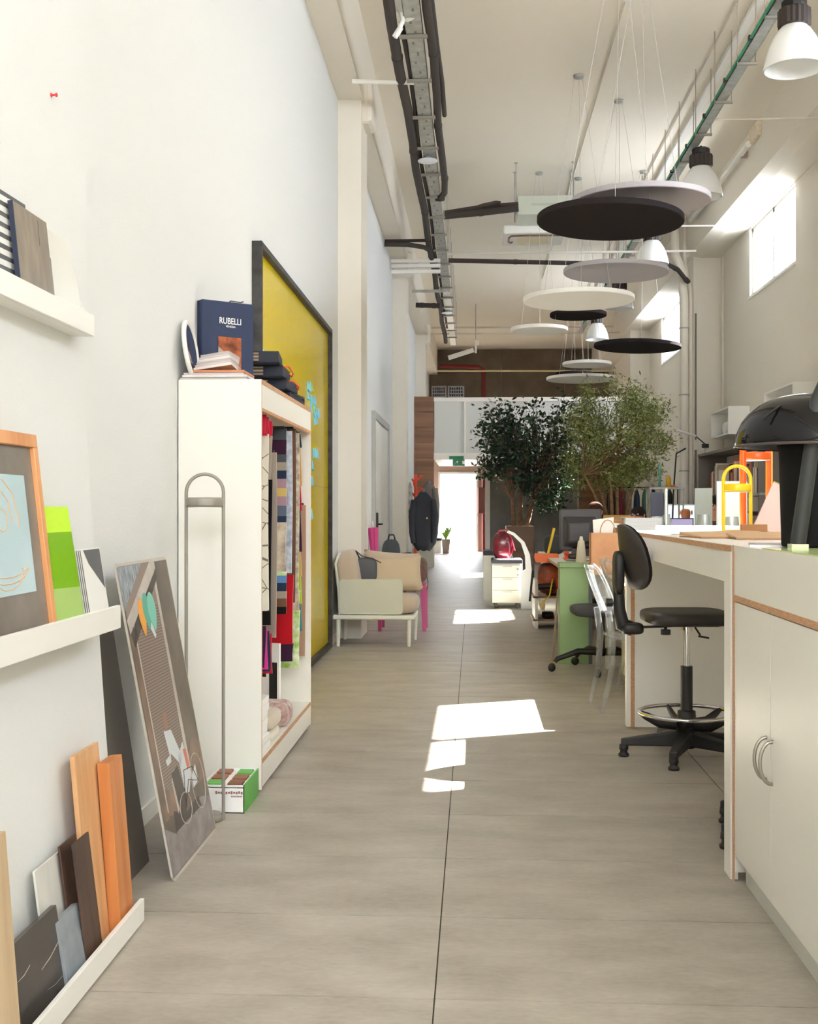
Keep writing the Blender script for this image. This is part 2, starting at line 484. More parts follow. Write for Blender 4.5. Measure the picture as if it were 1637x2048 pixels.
# ---- door in the left wall
b = MB(); ya, yb, zd = 15.1, 17.5, 2.42
for p, q in ((ya - .09, ya), (yb, yb + .09)): b.box(XL, p, 0, XL + .05, q, zd)
b.box(XL, ya - .09, zd, XL + .05, yb + .09, zd + .09)
door2 = struct('door_2', b, mat('door_frame_grey', (178, 180, 176), .5))
b = MB(); b.box(XL, ya, .01, XL + .025, (ya + yb) / 2 - .01, zd); b.build('leaf', M_white, door2)
b = MB(); b.box(XL, (ya + yb) / 2 + .01, .01, XL + .025, yb, zd); b.build('leaf', M_white, door2)
b = MB(); b.box(XL + .025, 15.35, .9, XL + .05, 15.5, 1.2); b.cyl((XL + .05, 15.42, 1.05), (XL + .1, 15.42, 1.05), .012); b.cyl((XL + .1, 15.42, 1.05), (XL + .1, 15.56, 1.05), .01)
b.build('handle', M_blackm, door2)

# ---- unseen front wall added behind the camera to limit rear light: dado, openings above
b = MB(); b.box(XL - .25, Y0 - .2, 0, XR + T, Y0, 3.1); b.box(XL - .25, Y0 - .2, 5.6, XR + T, Y0, ZC)
for x in (XL - .25, .3, 2.1, XR - .1): b.box(x, Y0 - .2, 3.1, x + .24, Y0, 5.6)
wall_front = struct('wall_front', b, M_wall)
# ================================================================= LEFT SIDE: PICTURE LEDGES AND SAMPLES
YE = 3.5
def ledge(pxe, pyt, pyb, xb, label):
    e1, e0 = at(pxe, pyt, YE), at(pxe, pyb, YE)
    xf, z1, z0 = e1.x, e1.z, e0.z
    r = thing('picture_ledge', label, 'ledge', (xf - .05, 2.9, z0), 0, 'white picture ledges')
    b = MB(); b.box(xf - .014, 1.2, z0, xf, YE, z1); b.build('lip', M_white, r, bevel=.002, world=True)
    b = MB(); b.box(xb, 1.2, z0, xf - .014, YE, z0 + .016); b.build('tray', M_white, r, world=True)
    return xf, z0 + .016, z1
L1 = ledge(189, 631, 673, XN, 'white picture ledge with striped board, top ledge')
L2 = ledge(242, 1210, 1256, XN + .03, 'white picture ledge carrying the oak framed picture')
L3 = ledge(289, 1796, 1841, XN + .09, 'white picture ledge near the floor carrying wood and stone samples')

def lean(xb, ya, yb, z0, h, tilt, t, mb=None, top=None):
    """board standing on z0 with its foot at xb, leaning back to the wall (-x); returns MB and basis"""
    mb = mb or MB()
    u = Vector((0, yb - ya, 0)); v = Vector((-math.sin(tilt), 0, math.cos(tilt))) * h; w = Vector((math.cos(tilt), 0, math.sin(tilt))) * t
    mb.slab(Vector((xb, ya, z0)) - w, u, v, w)
    return mb
def printq(mb, xb, ya, yb, z0, h, tilt, poly, lift):
    """polygon on the front of a leaning board, poly in 0..1 board coordinates"""
    v = Vector((-math.sin(tilt), 0, math.cos(tilt))) * h; w = Vector((math.cos(tilt), 0, math.sin(tilt)))
    mb.poly([Vector((xb, ya + (yb - ya) * p[0], z0)) + v * p[1] + w * lift for p in poly])

# --- top ledge
M_str = mat('print_charcoal', (96, 98, 100), .6)
x0, z0 = L1[0], L1[1]
def yat(px, X): return wx(px, 500, X).y
xs = x0 - .04
ya, yb, h, tl = 2.55, yat(68, xs), .38, R(5)
r = thing('sample_board', 'white sample board with diagonal grey stripes behind a brown tile', 'board', (xs, (ya + yb) / 2, z0))
lean(xs, ya, yb, z0, h, tl, .008).build('panel', mat('board_white', (236, 236, 232), .5), r, world=True)
b = MB()
for k in range(9):
    y = .10 + k * .075
    printq(b, xs, ya, yb, z0, h, tl, [(.60 - .02 * k, y + .30 - .30), (1.0, y + .02), (1.0, y + .05), (.585 - .02 * k, y + .035)][::1], .0006)
for k in range(12):
    printq(b, xs, ya, yb, z0, h, tl, [(.34 + k * .055, .86), (.375 + k * .055, .86), (.38 + k * .055, .97), (.345 + k * .055, .97)], .0006)
    printq(b, xs, ya, yb, z0, h, tl, [(.34 + k * .055, .77), (.36 + k * .055, .77), (.36 + k * .055, .83), (.34 + k * .055, .83)], .0006)
printq(b, xs, ya, yb, z0, h, tl, [(0, 0), (.78, 0), (.5, .62), (0, .62)], .0004)
b.mi[-1] = 1
b.build('print', [M_str, mat('print_pale', (226, 227, 224), .6)], r, world=True)
b = MB(); printq(b, xs, ya, yb, z0, h, tl, [(.94, .84), (1, .84), (1, 1), (.94, 1)], .0007); b.build('tape', mat('copper_tape', (205, 150, 110), .5), r, world=True)
M_brn = mat('brown_stone', (150, 136, 118), .35, c2=(126, 115, 102), vscale=9, stretch=(1, 3, 1))
xs2 = x0 - .017
ya, yb = yat(46, xs2), yat(112, xs2)
r = thing('stone_sample', 'brown veined stone sample tile with navy edge on the top ledge', 'stone sample', (xs2, ya, z0))
lean(xs2, ya, yb, z0, .262, R(6), .012).build('slab', M_brn, r, world=True)
b = MB(); w = lean(xs2 + .0005, ya - .004, ya, z0, .262, R(6), .013); w.build('edge', mat('navy_edge', (28, 38, 62), .4), r, world=True)
for (p, q) in (((.05, .18), (.55, .02)), ((.7, .95), (.68, .68))):
    b = MB(); printq(b, xs2, ya, yb, z0, .262, R(6), [p, q, (q[0] + .02, q[1] + .015), (p[0] + .02, p[1] + .015)], .0005)
    b.build('vein', mat('vein_dark', (84, 74, 64), .5), r, world=True)
xs3 = x0 - .034
one('stone_sample', lean(xs3, yat(85, xs3), yat(114.5, xs3), z0, .175, R(6), .01), mat('blue_slate', (134, 144, 152), .5, var=10), 'blue grey slate sample behind the brown stone tile', 'stone sample', 'samples on the top ledge')
b = MB(); xs4 = x0 - .05; ya, yb = yat(70, xs4), yat(160, xs4)
v = Vector((-.08, 0, 1)); b.prism([(0, 0), (yb - ya, 0), (yb - ya, .12), ((yb - ya) * .86, .22), ((yb - ya) * .62, .29), (0, .33)], (xs4, ya, z0), (0, 1, 0), v, (.006, 0, .001))
one('acrylic_sample', b, mat('pale_acrylic', (232, 231, 222), .25), 'pale translucent curved acrylic sample at the end of the top ledge', 'acrylic sample')
b = MB(); p = wx(102, 190, XN); b.xf(p, (0, PI / 2, 0)); b.lathe([(0, 0), (.006, 0), (.006, .002), (.003, .004), (.003, .012), (.006, .014), (.006, .018), (0, .018)], 12)
one('push_pin', b, mat('red_plastic', (214, 62, 58), .35), 'tiny red push pin stuck in the white wall', 'push pin')

# --- middle ledge
x0, z0 = L2[0], L2[1]
M_oak = wood('oak_frame', (226, 166, 112), (204, 140, 88), 2, 16)
xs = x0 - .016; ya, yb, h, tl = 2.62, yat(119, xs), .0, R(6.5)
ptop = wx(91, 873, xs - .06)
h = (ptop.z - z0) / math.cos(tl)
r = thing('framed_picture', 'oak framed pale blue print with orange line drawing', 'picture', (xs, ya, z0))
fw = .034
Wd = yb - ya
def frp(a0, a1, c0, c1, t, off):   # piece of the leaning frame
    mb = MB(); v = Vector((-math.sin(tl), 0, math.cos(tl))); n = Vector((math.cos(tl), 0, math.sin(tl)))
    mb.slab(Vector((xs, ya + a0, z0)) + v * c0 - n * off, (0, a1 - a0, 0), v * (c1 - c0), -n * t); return mb
frp(0, Wd, 0, fw, .022, 0).build('bottom_rail', M_oak, r, bevel=.002, world=True)
frp(0, Wd, h - fw, h, .022, 0).build('top_rail', M_oak, r, bevel=.002, world=True)
frp(Wd - fw * .8, Wd, fw, h - fw, .022, 0).build('stile', M_oak, r, bevel=.002, world=True)
frp(0, fw * .8, fw, h - fw, .022, 0).build('stile', M_oak, r, bevel=.002, world=True)
frp(fw * .8, Wd - fw * .8, fw, h - fw, .006, .012).build('mount', mat('mount_grey', (124, 118, 110), .25, var=12, vscale=4, spec=.6), r, world=True)
pa0, pa1, pc0, pc1 = Wd * .12, Wd - .095, h * .255, h * .80
pr = frp(pa0, pa1, pc0, pc1, .002, .0095).build('print', mat('pale_blue_print', (190, 214, 222), .2, var=6, vscale=3), r, world=True)
b = MB(); v = Vector((-math.sin(tl), 0, math.cos(tl))); n = Vector((math.cos(tl), 0, math.sin(tl)))
def fp(a, c): return Vector((xs, ya + a, z0)) + v * c - n * .0088
cy, cz = pa1 - .17, pc0 + (pc1 - pc0) * .62
for k, (rx, rz, a0, a1) in enumerate(((.10, .10, -.2, PI + .2), (.06, .07, -.1, PI + .3), (.12, .02, PI, 2 * PI), (.13, .035, PI, 2 * PI), (.10, .05, PI, 2 * PI), (.03, .03, 0, 2 * PI))):
    b.tube([fp(cy + rx * math.cos(a0 + (a1 - a0) * i / 16) + .006 * math.sin(i * 2 + k), cz - (.12 if k in (2, 3, 4) else 0) + rz * math.sin(a0 + (a1 - a0) * i / 16)) for i in range(17)], .0011, 5)
o = b.build('line_drawing', mat('orange_ink', (226, 178, 128), .6), r, world=True)
# neon acrylic samples
M_neon = mat('neon_acrylic', (206, 255, 60), .15, emit=0)
M_neon2 = mat('green_acrylic', (134, 196, 14), .15)
M_neon3 = mat('pale_green_acrylic', (178, 214, 120), .2)
xs = x0 - .02; tl = R(9)
ya, yb = yat(112, xs), yat(174, xs)
r = thing('acrylic_sample', 'tall neon yellow green acrylic sample beside the oak frame', 'acrylic sample', (xs, ya, z0))
b = MB(); bh = .355
lean(xs, ya, yb, z0, bh, tl, .006).build('sheet', M_neon, r, world=True)
b = MB(); printq(b, xs, ya + .004, yb - .002, z0, bh, tl, [(0, .38), (1, .36), (1, .80), (0, .80)], .0008); printq(b, xs, ya + .004, yb - .002, z0, bh, tl, [(0, .0), (1, .0), (1, .36), (0, .38)], .0008); b.mi = [0, 1]
b.build('film', [M_neon2, M_neon3], r, world=True)
xs = x0 - .045
ya, yb = yat(150, xs), yat(222, xs)
r = thing('sample_board', 'small white board with thin grey stripes and dark triangle on the middle ledge', 'board', (xs, ya, z0))
lean(xs, ya, yb, z0, .23, R(9), .005).build('panel', mat('board_white', (236, 236, 232), .5), r, world=True)
b = MB()
for k in range(9):
    a = .03 + k * .05
    printq(b, xs, ya, yb, z0, .23, R(9), [(a, .0), (a + .022, 0), (a + .022, .98), (a, .98)], .0006)
printq(b, xs, ya, yb, z0, .23, R(9), [(.52, .98), (.98, .98), (.98, .45), (.62, .8)], .0008)
b.build('print', M_str, r, world=True)

# --- floor ledge: wood and stone samples
x0, z0 = L3[0], L3[1]
M_pine = wood('pine', (226, 180, 132), (206, 154, 104), 2, 22)
M_larch = wood('larch', (212, 142, 84), (188, 112, 56), 2, 18)
M_weng = wood('wenge', (88, 66, 54), (66, 48, 40), 2, 30)
M_ashw = wood('ash', (214, 190, 156), (194, 168, 132), 2, 18)
def sample(name, label, cat, m, pxa, pxb, pytop, dx, tilt, t, bev=.0015):
    xs = x0 - .014 - dx
    ya, yb = yat(pxa, xs), yat(pxb, xs)
    X = xs
    for _ in range(5):
        hz = wx((pxa + pxb) / 2 - 18, pytop, X).z - z0; X = xs - math.tan(tilt) * hz
    return one(name, lean(xs, ya, yb, z0, hz / math.cos(tilt), tilt, t), m, label, cat, 'samples on the floor ledge', bevel=bev)
M_blackm2 = mat('black_marble', (62, 58, 55), .3, c2=(82, 77, 72), vscale=5)
sample('ash_plank', 'pale ash plank standing upright at the left picture edge', 'plank', M_ashw, -70, 46, 1690, .004, R(4.5), .02)
o = sample('marble_tile', 'black marble tile with white veins on the floor ledge', 'tile', M_blackm2, 50, 139, 1843, .022, R(9), .016)
yA, yB = yat(50, x0 - .036), yat(139, x0 - .036)
for (p, q, wd) in (((.03, .62), (.30, .66), .012), ((.5, .50), (.92, .60), .016), ((.55, .25), (.9, .22), .006)):
    b = MB(); printq(b, x0 - .036, yA, yB, z0, .22, R(9), [p, ((p[0] + q[0]) / 2, (p[1] + q[1]) / 2 - .02), q, (q[0], q[1] + wd), ((p[0] + q[0]) / 2, (p[1] + q[1]) / 2 - .02 + wd), (p[0], p[1] + wd * .5)], .0008)
    b.build('vein', mat('vein_white', (205, 198, 186), .4), o, world=True)
sample('slate_tile', 'blue grey slate tile beside the black marble tile', 'tile', mat('grey_slate', (142, 150, 156), .55, var=8, vscale=20), 140, 181, 1818, .012, R(11), .018)
o = sample('marble_tile', 'thin white marble tile with grey veins behind the slate tile', 'tile', mat('white_marble', (236, 234, 226), .25, c2=(206, 206, 202), vscale=3, stretch=(1, 3, .6)), 101, 158, 1708, .055, R(7.5), .006)
sample('wenge_strip', 'short dark wenge strip behind the wider dark plank', 'plank', M_weng, 150, 182, 1670, .044, R(7), .006)
sample('wenge_plank', 'dark brown grooved wenge plank in front of the pine plank', 'plank', M_weng, 178, 208, 1665, .01, R(7.2), .006)
sample('pine_plank', 'light pine tongue and groove plank leaning on the wall', 'plank', M_pine, 184, 230, 1488, .042, R(5.2), .014)
sample('larch_beam', 'square orange larch beam sample leaning at the ledge end', 'plank', M_larch, 244, 269, 1512, .006, R(4.4), .036)

# --- boards leaning beyond the ledges
M_taupe = mat('taupe_board', (112, 106, 97), .45)
p0, p1 = fl(262, 1762), fl(292, 1722)
b = lean(p0.x, 3.64, p1.y, 0, 1.0, R(9.0), .01)
one('display_board', b, M_taupe, 'dark taupe board leaning on the wall behind the street photo', 'board')
M_edge = mat('board_edge', (196, 190, 180), .6)
pl, pr_ = fl(350, 1766), fl(437, 1660)
xs = pl.x; ya, yb = pl.y, pr_.y
tl = R(10.6); h = 1.085
r = thing('photo_board', 'large leaning photo board of cyclist and balloons before a shutter', 'photo print', (xs, (ya + yb) / 2, 0))
v = Vector((-math.sin(tl), 0, math.cos(tl))); n = Vector((math.cos(tl), 0, math.sin(tl)))
b = MB(); W = yb - ya; c = .02
b.prism([(c, 0), (W - c, 0), (W, c), (W, h - c), (W - c, h), (c, h), (0, h - c), (0, c)], Vector((xs, ya, 0)) - n * .004, (0, 1, 0), v, -n * .006)
b.build('panel', M_edge, r, world=True)
PM = [mat('ph_shutter', (146, 130, 120), .45, spec=.3), mat('ph_groove', (104, 90, 82), .45), mat('ph_wall', (116, 104, 92), .45, c2=(84, 76, 66), vscale=5), mat('ph_street', (158, 152, 150), .45, c2=(128, 118, 116), vscale=14),
      mat('ph_rust', (146, 118, 100), .45, c2=(104, 86, 72), vscale=8), mat('ph_pale', (190, 182, 174), .45, var=12, vscale=12), mat('ph_dark', (64, 56, 50), .45), mat('ph_sky', (176, 190, 200), .45, c2=(96, 94, 96), vscale=18, stretch=(1, 6, 1)),
      mat('ph_orange', (240, 168, 64), .4), mat('ph_teal', (84, 172, 150), .4), mat('ph_mint', (122, 198, 180), .4), mat('ph_shirt', (206, 212, 216), .45), mat('ph_red', (206, 110, 84), .45), mat('ph_skin', (156, 116, 94), .45)]
b = MB()
def pp(mi, lift, *pts):
    b.mat(mi); b.poly([Vector((xs, ya + W * p[0], 0)) + v * (h * p[1]) + n * (-.0038 + lift) for p in pts])
e = .012
pp(2, 0, (e, e), (1 - e, e), (1 - e, 1 - e), (e, 1 - e))
pp(0, .0003, (.03, .23), (.66, .23), (.66, .99), (.03, .99))
for k in range(62):      # shutter laths
    y = .24 + k * .0098
    pp(1, .0005, (.10 if k < 52 else .12, y), (.64, y), (.64, y + .0036), (.10 if k < 52 else .12, y + .0036))
pp(4, .0004, (.03, .18), (.13, .18), (.13, .78), (.03, .80))
pp(5, .0007, (.115, .2), (.135, .2), (.135, .82), (.115, .82))
pp(5, .0006, (.64, .24), (.70, .24), (.69, .98), (.645, .98))
pp(5, .0008, (.02, .82), (.62, .99), (.72, .99), (.72, .965), (.04, .775))
pp(6, .0007, (.04, .775), (.72, .962), (.72, .93), (.08, .73))
pp(7, .0008, (e, .85), (.45, 1 - e), (e, 1 - e))
pp(4, .0006, (.70, .2), (.985, .2), (.985, .33), (.84, .36), (.70, .31))
pp(4, .0006, (.02, .2), (.3, .17), (.3, .24), (.02, .3))
pp(3, .0006, (.015, .015), (.985, .015), (.985, .13), (.78, .155), (.6, .12), (.4, .15), (.2, .12), (.015, .165))
pp(6, .0007, (.2, .125), (.78, .125), (.74, .165), (.46, .15), (.22, .19))
# balloons
for mi, cx, cy, rx, ry in ((8, .30, .815, .062, .062), (9, .40, .83, .07, .062), (10, .50, .825, .078, .066)):
    pp(mi, .001 + mi * .0001, *[(cx + rx * math.cos(2 * PI * k / 20) * (1.0 if math.sin(2 * PI * k / 20) > 0 else 1 - .45 * abs(math.sin(2 * PI * k / 20))), cy + ry * math.sin(2 * PI * k / 20)) for k in range(20)])
pp(11, .0012, (.40, .78), (.47, .735), (.50, .745), (.45, .79))
# cyclist and bicycle
pp(13, .001, (.33, .445), (.40, .44), (.41, .49), (.35, .50))
pp(11, .0011, (.30, .44), (.44, .43), (.56, .33), (.52, .30), (.36, .36), (.24, .35), (.26, .33), (.34, .335))
pp(12, .0012, (.60, .345), (.66, .34), (.68, .28), (.62, .27))
pp(11, .0011, (.48, .33), (.62, .37), (.68, .25), (.58, .20), (.50, .21))
pp(6, .001, (.30, .30), (.44, .31), (.50, .20), (.46, .15), (.34, .17))
pp(5, .0009, (.28, .28), (.36, .31), (.38, .19), (.30, .17))
pp(11, .001, (.68, .24), (.80, .27), (.80, .21), (.68, .20))
b.mat(5)
for cx, cy, rx, ry in ((.46, .165, .12, .05), (.80, .21, .14, .095)):
    b.tube([Vector((xs, ya + W * (cx + rx * math.cos(2 * PI * k / 26)), 0)) + v * (h * (cy + ry * math.sin(2 * PI * k / 26))) - n * .0028 for k in range(26)], .0014, 5, closed=True)
b.mat(6)
for p, q in (((.46, .165), (.60, .24)), ((.60, .24), (.80, .21)), ((.46, .165), (.54, .28)), ((.54, .28), (.72, .27)), ((.72, .27), (.8, .21))):
    b.tube([Vector((xs, ya + W * t_[0], 0)) + v * (h * t_[1]) - n * .0026 for t_ in (p, q)], .0016, 5)
b.build('print', PM, r, world=True)
# ================================================================= TALL ARCH LAMPS
def arch_lamp(name, label, loc, w, h, rt, m, rz=0, diff=None, zr=.8, bw=.9):
    """slim inverted-U lamp with a lit drum under the arch"""
    r = thing(name, label, 'lamp', loc, rz)
    a = w / 2
    pts = [(-a, 0, 0), (-a, 0, h - a)] + [(-a * math.cos(PI * k / 16), 0, h - a + a * math.sin(PI * k / 16)) for k in range(1, 16)] + [(a, 0, h - a), (a, 0, 0)]
    b = MB(); b.tube(pts, rt, 10, flat=1.0); b.build('arch', m, r)
    zz = h - a - .02
    b = MB(); b.lathe([(0, 0), (a * .98, 0), (a * 1.0, .006), (a * 1.0, .03), (a * .96, .036), (0, .036)], 28, (0, 0, zz - .036)); b.build('drum', m, r)
    b = MB(); b.lathe([(0, -.004), (a * .9, -.004), (a * .9, 0), (0, 0)], 28, (0, 0, zz - .036)); b.build('diffuser', diff or M_white, r)
    b = MB(); b.lathe([(0, 0), (a * bw * 1.08, 0), (a * bw * 1.08, .018), (a * bw, .024), (0, .024)], 28); b.build('base', m, r)
    return r
M_taup = mat('taupe_metal', (150, 144, 134), .45, metal=.2)
p = fl(410, 1640)
arch_lamp('floor_lamp', 'tall slim taupe arch floor lamp before the white bookcase', (p.x, p.y, 0), .148, 1.39, .007, M_taup, R(8))

# ================================================================= WHITE AND GREEN SAMPLE BOX ON THE FLOOR
p0, p1 = fl(426, 1629), fl(507, 1592)
xL, xR_, ya, yb, hb = -1.12, fl(487, 1629).x, 4.78, 5.1, .115
r = thing('sample_box', 'white and green box of brown veneer samples on the floor', 'box', ((xL + xR_) / 2, ya, 0))
M_green = mat('leaf_green', (98, 178, 78), .5)
M_bx = mat('box_white', (242, 242, 240), .5)
b = MB(); b.box(xL, ya, 0, xR_, ya + .004, hb); b.box(xL, yb - .004, 0, xR_, yb, hb); b.box(xL, ya, 0, xL + .004, yb, hb); b.box(xL, ya, 0, xR_, yb, .004)
b.box(xL, ya, hb - .012, xR_, yb, hb - .008); b.build('carton', M_bx, r, world=True)
b = MB(); b.box(xR_ - .004, ya, 0, xR_ + .001, yb, hb); b.build('side', M_green, r, world=True)
M_ven = wood('veneer_brown', (150, 92, 60), (120, 70, 44), 0, 12)
for i in range(2):
    for j in range(3):
        ax = xL + .015 + i * (xR_ - xL) / 2; ay = ya + .02 + j * .10
        b = MB(); b.box(ax, ay, hb - .008, ax + (xR_ - xL) / 2 - .03, ay + .075, hb + .002); b.build('veneer', M_ven if (i + j) % 3 else M_green, r, world=True)
pb = MB()
for k in range(11): pb.box(-.03 + k * .0105, -.0012, .078 + .002 * (k % 2), -.022 + k * .0105, -.0004, .088 + .003 * (k % 3 == 0))
for k in range(8): pb.box(.035 + k * .006, -.0012, .066, .039 + k * .006, -.0004, .072)
o = pb.build('print_line', mat('print_brown', (150, 110, 100), .6), r); o['kind'] = 'stuff'

# ================================================================= BOOKCASE
BX0, BX1, BY0, BY1, BZ = XL + .006, -.934, 5.13, 6.712, 1.822
r = thing('bookcase', 'white open bookcase with plywood edges full of fabric swatches', 'bookcase', ((BX0 + BX1) / 2, (BY0 + BY1) / 2, 0))
t = .02
def bx(name, m, a, c, bev=0):
    b = MB(); b.box(*a, *c); return b.build(name, m, r, bevel=bev, world=True)
bx('side_panel', M_lam, (BX0, BY0, .012), (BX1, BY0 + t, BZ))
bx('side_panel', M_lam, (BX0, BY1 - t, .012), (BX1, BY1, BZ))
bx('top', M_lam, (BX0, BY0 + t, BZ - t), (BX1, BY1 - t, BZ))
bx('shelf', M_lam, (BX0, BY0 + t, .125), (BX1 - .002, BY1 - t, .145))
bx('back', M_lam, (BX0, BY0 + t, .145), (BX0 + .008, BY1 - t, BZ - t))
bx('fascia', M_lam, (BX1 - .02, BY0 + t, BZ - .125), (BX1 - .001, BY1 - t, BZ - t))
bx('plinth', M_lam, (BX1 - .02, BY0 + t, .02), (BX1 - .001, BY1 - t, .125))
for nm, a, c in (('top_edging', (BX1, BY0, BZ - t), (BX1 + .0015, BY1, BZ)), ('fascia_edging', (BX1 - .02, BY0 + t, BZ - .139), (BX1 + .0012, BY1 - t, BZ - .125)), ('shelf_edging', (BX1 - .002, BY0 + t, .125), (BX1 + .0012, BY1 - t, .145)),
                 ('side_edging', (BX1, BY0 + .004, .012), (BX1 + .001, BY0 + .011, BZ - t)), ('side_edging', (BX1, BY1 - .011, .012), (BX1 + .001, BY1 - .004, BZ - t))):
    bx(nm, M_ply, a, c)
b = MB(); b.cyl((-1.12, BY0 + t, 1.645), (-1.12, BY1 - t, 1.645), .011); b.build('rail', M_chrome, r, world=True)
for x in (BX0 + .03, BX1 - .03):
    for y in (BY0 + .05, BY1 - .05):
        b = MB(); b.cyl((x, y, 0), (x, y, .022), .015); b.build('foot', M_black, r, world=True)

# --- fabric swatches on hangers
XF = -.952
def hang(px_, pyt, pyb, cols, label, th=.02, xf=XF, xb=None, wave=.006, name='fabric_swatch', hook=True, rs=.6):
    y = wx(px_, 1000, xf).y
    zt, zb = wx(px_, pyt, xf).z, wx(px_, pyb, xf).z
    xb = xb or xf - .26
    rt = thing(name, label, 'fabric swatch', ((xf + xb) / 2, y, zb), 0, 'fabric swatches in the bookcase')
    segs = len(cols); b = MB(); ph = rng.random() * 6
    nz = max(16, segs)
    tot = sum(cw for _, cw in cols); acc = 0
    for i, (cc, cw) in enumerate(cols):
        b.mat(i); za = zt + (zb - zt) * acc / tot; acc += cw; zc = zt + (zb - zt) * acc / tot
        n = max(1, round(cw / tot * 14))
        for s in (0, 1):
            b.grid(lambda u, q: (xb + (xf - xb) * u + .004 * math.sin(q * 3 + ph), y + (th / 2 if s else -th / 2) * (.35 + .65 * abs(math.sin(PI * min(1, .15 + u)))) + wave * math.sin(9 * u + ph + 2 * (za + (zc - za) * q)), za + (zc - za) * q), 8, n)
        b.grid(lambda u, q: (xf + .004 * math.sin(q * 3 + ph), y + th * (u - .5) * (.35 + .65 * abs(math.sin(PI * 1.0))) * 1.0 + wave * math.sin(9 + ph + 2 * (za + (zc - za) * q)), za + (zc - za) * q), 2, n)
    b.build('cloth', [cc for cc, _ in cols], rt, world=True)
    if hook:
        xm = -1.12
        h = MB(); h.bar((xb + .02, y, zt + .004), (xf - .01, y, zt + .004), .012, .016); h.build('bar', M_black, rt, world=True)
        h = MB(); h.tube([(xm, y, zt + .01)] + [(xm + .016 * math.sin(a), y, 1.645 + .016 * math.cos(a)) for a in (PI * .95, PI * .7, PI * .4, 0, -PI * .4)], .002, 6); h.build('hook', M_chrome, rt, world=True)
    return rt
fab = lambda n, c, c2=None, sc=40: mat('fabric_' + n, c, .9, spec=.1, c2=c2, vscale=sc, sheen=.2)
def lattice():
    m = mat('fabric_lattice', (226, 220, 204), .9); nt = m.node_tree; b = nt.nodes['Principled BSDF']
    tc = nt.nodes.new('ShaderNodeTexCoord'); vo = nt.nodes.new('ShaderNodeTexVoronoi'); vo.feature = 'DISTANCE_TO_EDGE'; vo.inputs['Scale'].default_value = 11
    nt.links.new(tc.outputs['Object'], vo.inputs[0]); r_ = nt.nodes.new('ShaderNodeValToRGB')
    r_.color_ramp.elements[0].color = lin((120, 112, 100)); r_.color_ramp.elements[1].color = lin((226, 220, 204)); r_.color_ramp.elements[0].position = .012; r_.color_ramp.elements[1].position = .03
    nt.links.new(vo.outputs['Distance'], r_.inputs[0]); nt.links.new(r_.outputs[0], b.inputs['Base Color']); return m
black_f = fab('black', (26, 23, 24)); red_f = fab('red', (176, 22, 34)); taupe_f = fab('taupe', (158, 146, 134)); blue_f = fab('paleblue', (214, 222, 230), (150, 158, 178), 30)
brown_f = fab('brown', (112, 80, 62)); flor_f = fab('floral', (226, 222, 200), (150, 140, 130), 34); leaf_f = fab('leaf', (138, 190, 66), (232, 236, 214), 22); tan_f = fab('tan', (176, 142, 122))
plum_f = fab('plum', (58, 32, 54)); navy_f = fab('navy', (44, 56, 78)); gold_f = fab('gold', (206, 178, 104)); mauve_f = fab('mauve', (168, 136, 148)); steel_f = fab('steel', (96, 106, 122)); teal_f = fab('teal', (56, 128, 132)); lime_f = fab('lime', (176, 206, 60))
cream_f = fab('cream', (222, 212, 188), (150, 130, 124), 14); pink_f = fab('pink', (214, 60, 150)); slate_f = fab('slate', (78, 84, 88)); azure_f = fab('azure', (96, 140, 190)); orange_f = fab('apricot', (214, 164, 100))
latt = lattice()
crim_f = fab('crimson', (196, 40, 64))
for k in range(4):
    hang(531.5 + k * 4.2, 829 + k * 4.5, 866 + k * 5, [(crim_f, 1)], ['short crimson fabric header nearest the bookcase front panel', 'second short crimson fabric header', 'third short crimson fabric header', 'fourth short crimson fabric header, next to the black swatch'][k], .012, hook=False, name='fabric_header')
hang(538, 868, 1222, [(latt, 1)], 'cream swatch with thin geometric lattice lines', .03)
hang(543.5, 872, 1250, [(taupe_f, .3), (black_f, 1)], 'long plain black hanging fabric swatch', .03)
hang(553, 905, 1275, [(taupe_f, 1)], 'long taupe hanging fabric swatch', .035)
hang(573, 857, 1228, [(slate_f, .22), (plum_f, .28), (slate_f, .15), (taupe_f, .16), (navy_f, .16), (mauve_f, .18), (gold_f, .16), (mauve_f, .18), (steel_f, .2), (navy_f, .12), (cream_f, .95), (leaf_f, .08), (azure_f, .14), (navy_f, .16), (taupe_f, .14), (brown_f, .16), (black_f, .14)], 'striped multicolour swatch book hanging between taupe and pale blue', .04)
hang(584, 862, 1146, [(blue_f, 1)], 'pale blue patterned hanging fabric swatch', .03)
hang(586.5, 1150, 1322, [(red_f, .8), (plum_f, .2)], 'bright red fabric swatch with plum corner hanging low', .06, wave=.012, hook=False)
hang(591, 858, 1205, [(brown_f, 1)], 'narrow brown hanging fabric swatch', .025)
hang(598, 866, 1192, [(flor_f, 1)], 'cream swatch with small floral print', .035)
hang(599.5, 1180, 1335, [(cream_f, .35), (leaf_f, 1)], 'green leaf print fabric swatch hanging low', .05, wave=.01, hook=False)
hang(603, 868, 1262, [(navy_f, .1), (orange_f, .28), (crim_f, .18), (plum_f, .3), (gold_f, .18), (lime_f, .2), (teal_f, .2)], 'swatch with rainbow stripes under a navy header', .03)
hang(611, 1010, 1312, [(tan_f, 1)], 'tan fabric swatch hanging last at the far side', .03)
for k, (fb, lb) in enumerate(((plum_f, 'small dark plum fabric sample at bookcase bottom left'), (pink_f, 'small hot pink fabric sample at bookcase bottom left'), (navy_f, 'small navy fabric sample at bookcase bottom left'), (crim_f, 'small crimson fabric sample at bookcase bottom left'))):
    hang(531 + k * 4.6, 1252 + k * 5, 1335 + k * 4, [(fb, 1)], lb, .018, hook=False, name='fabric_sample')

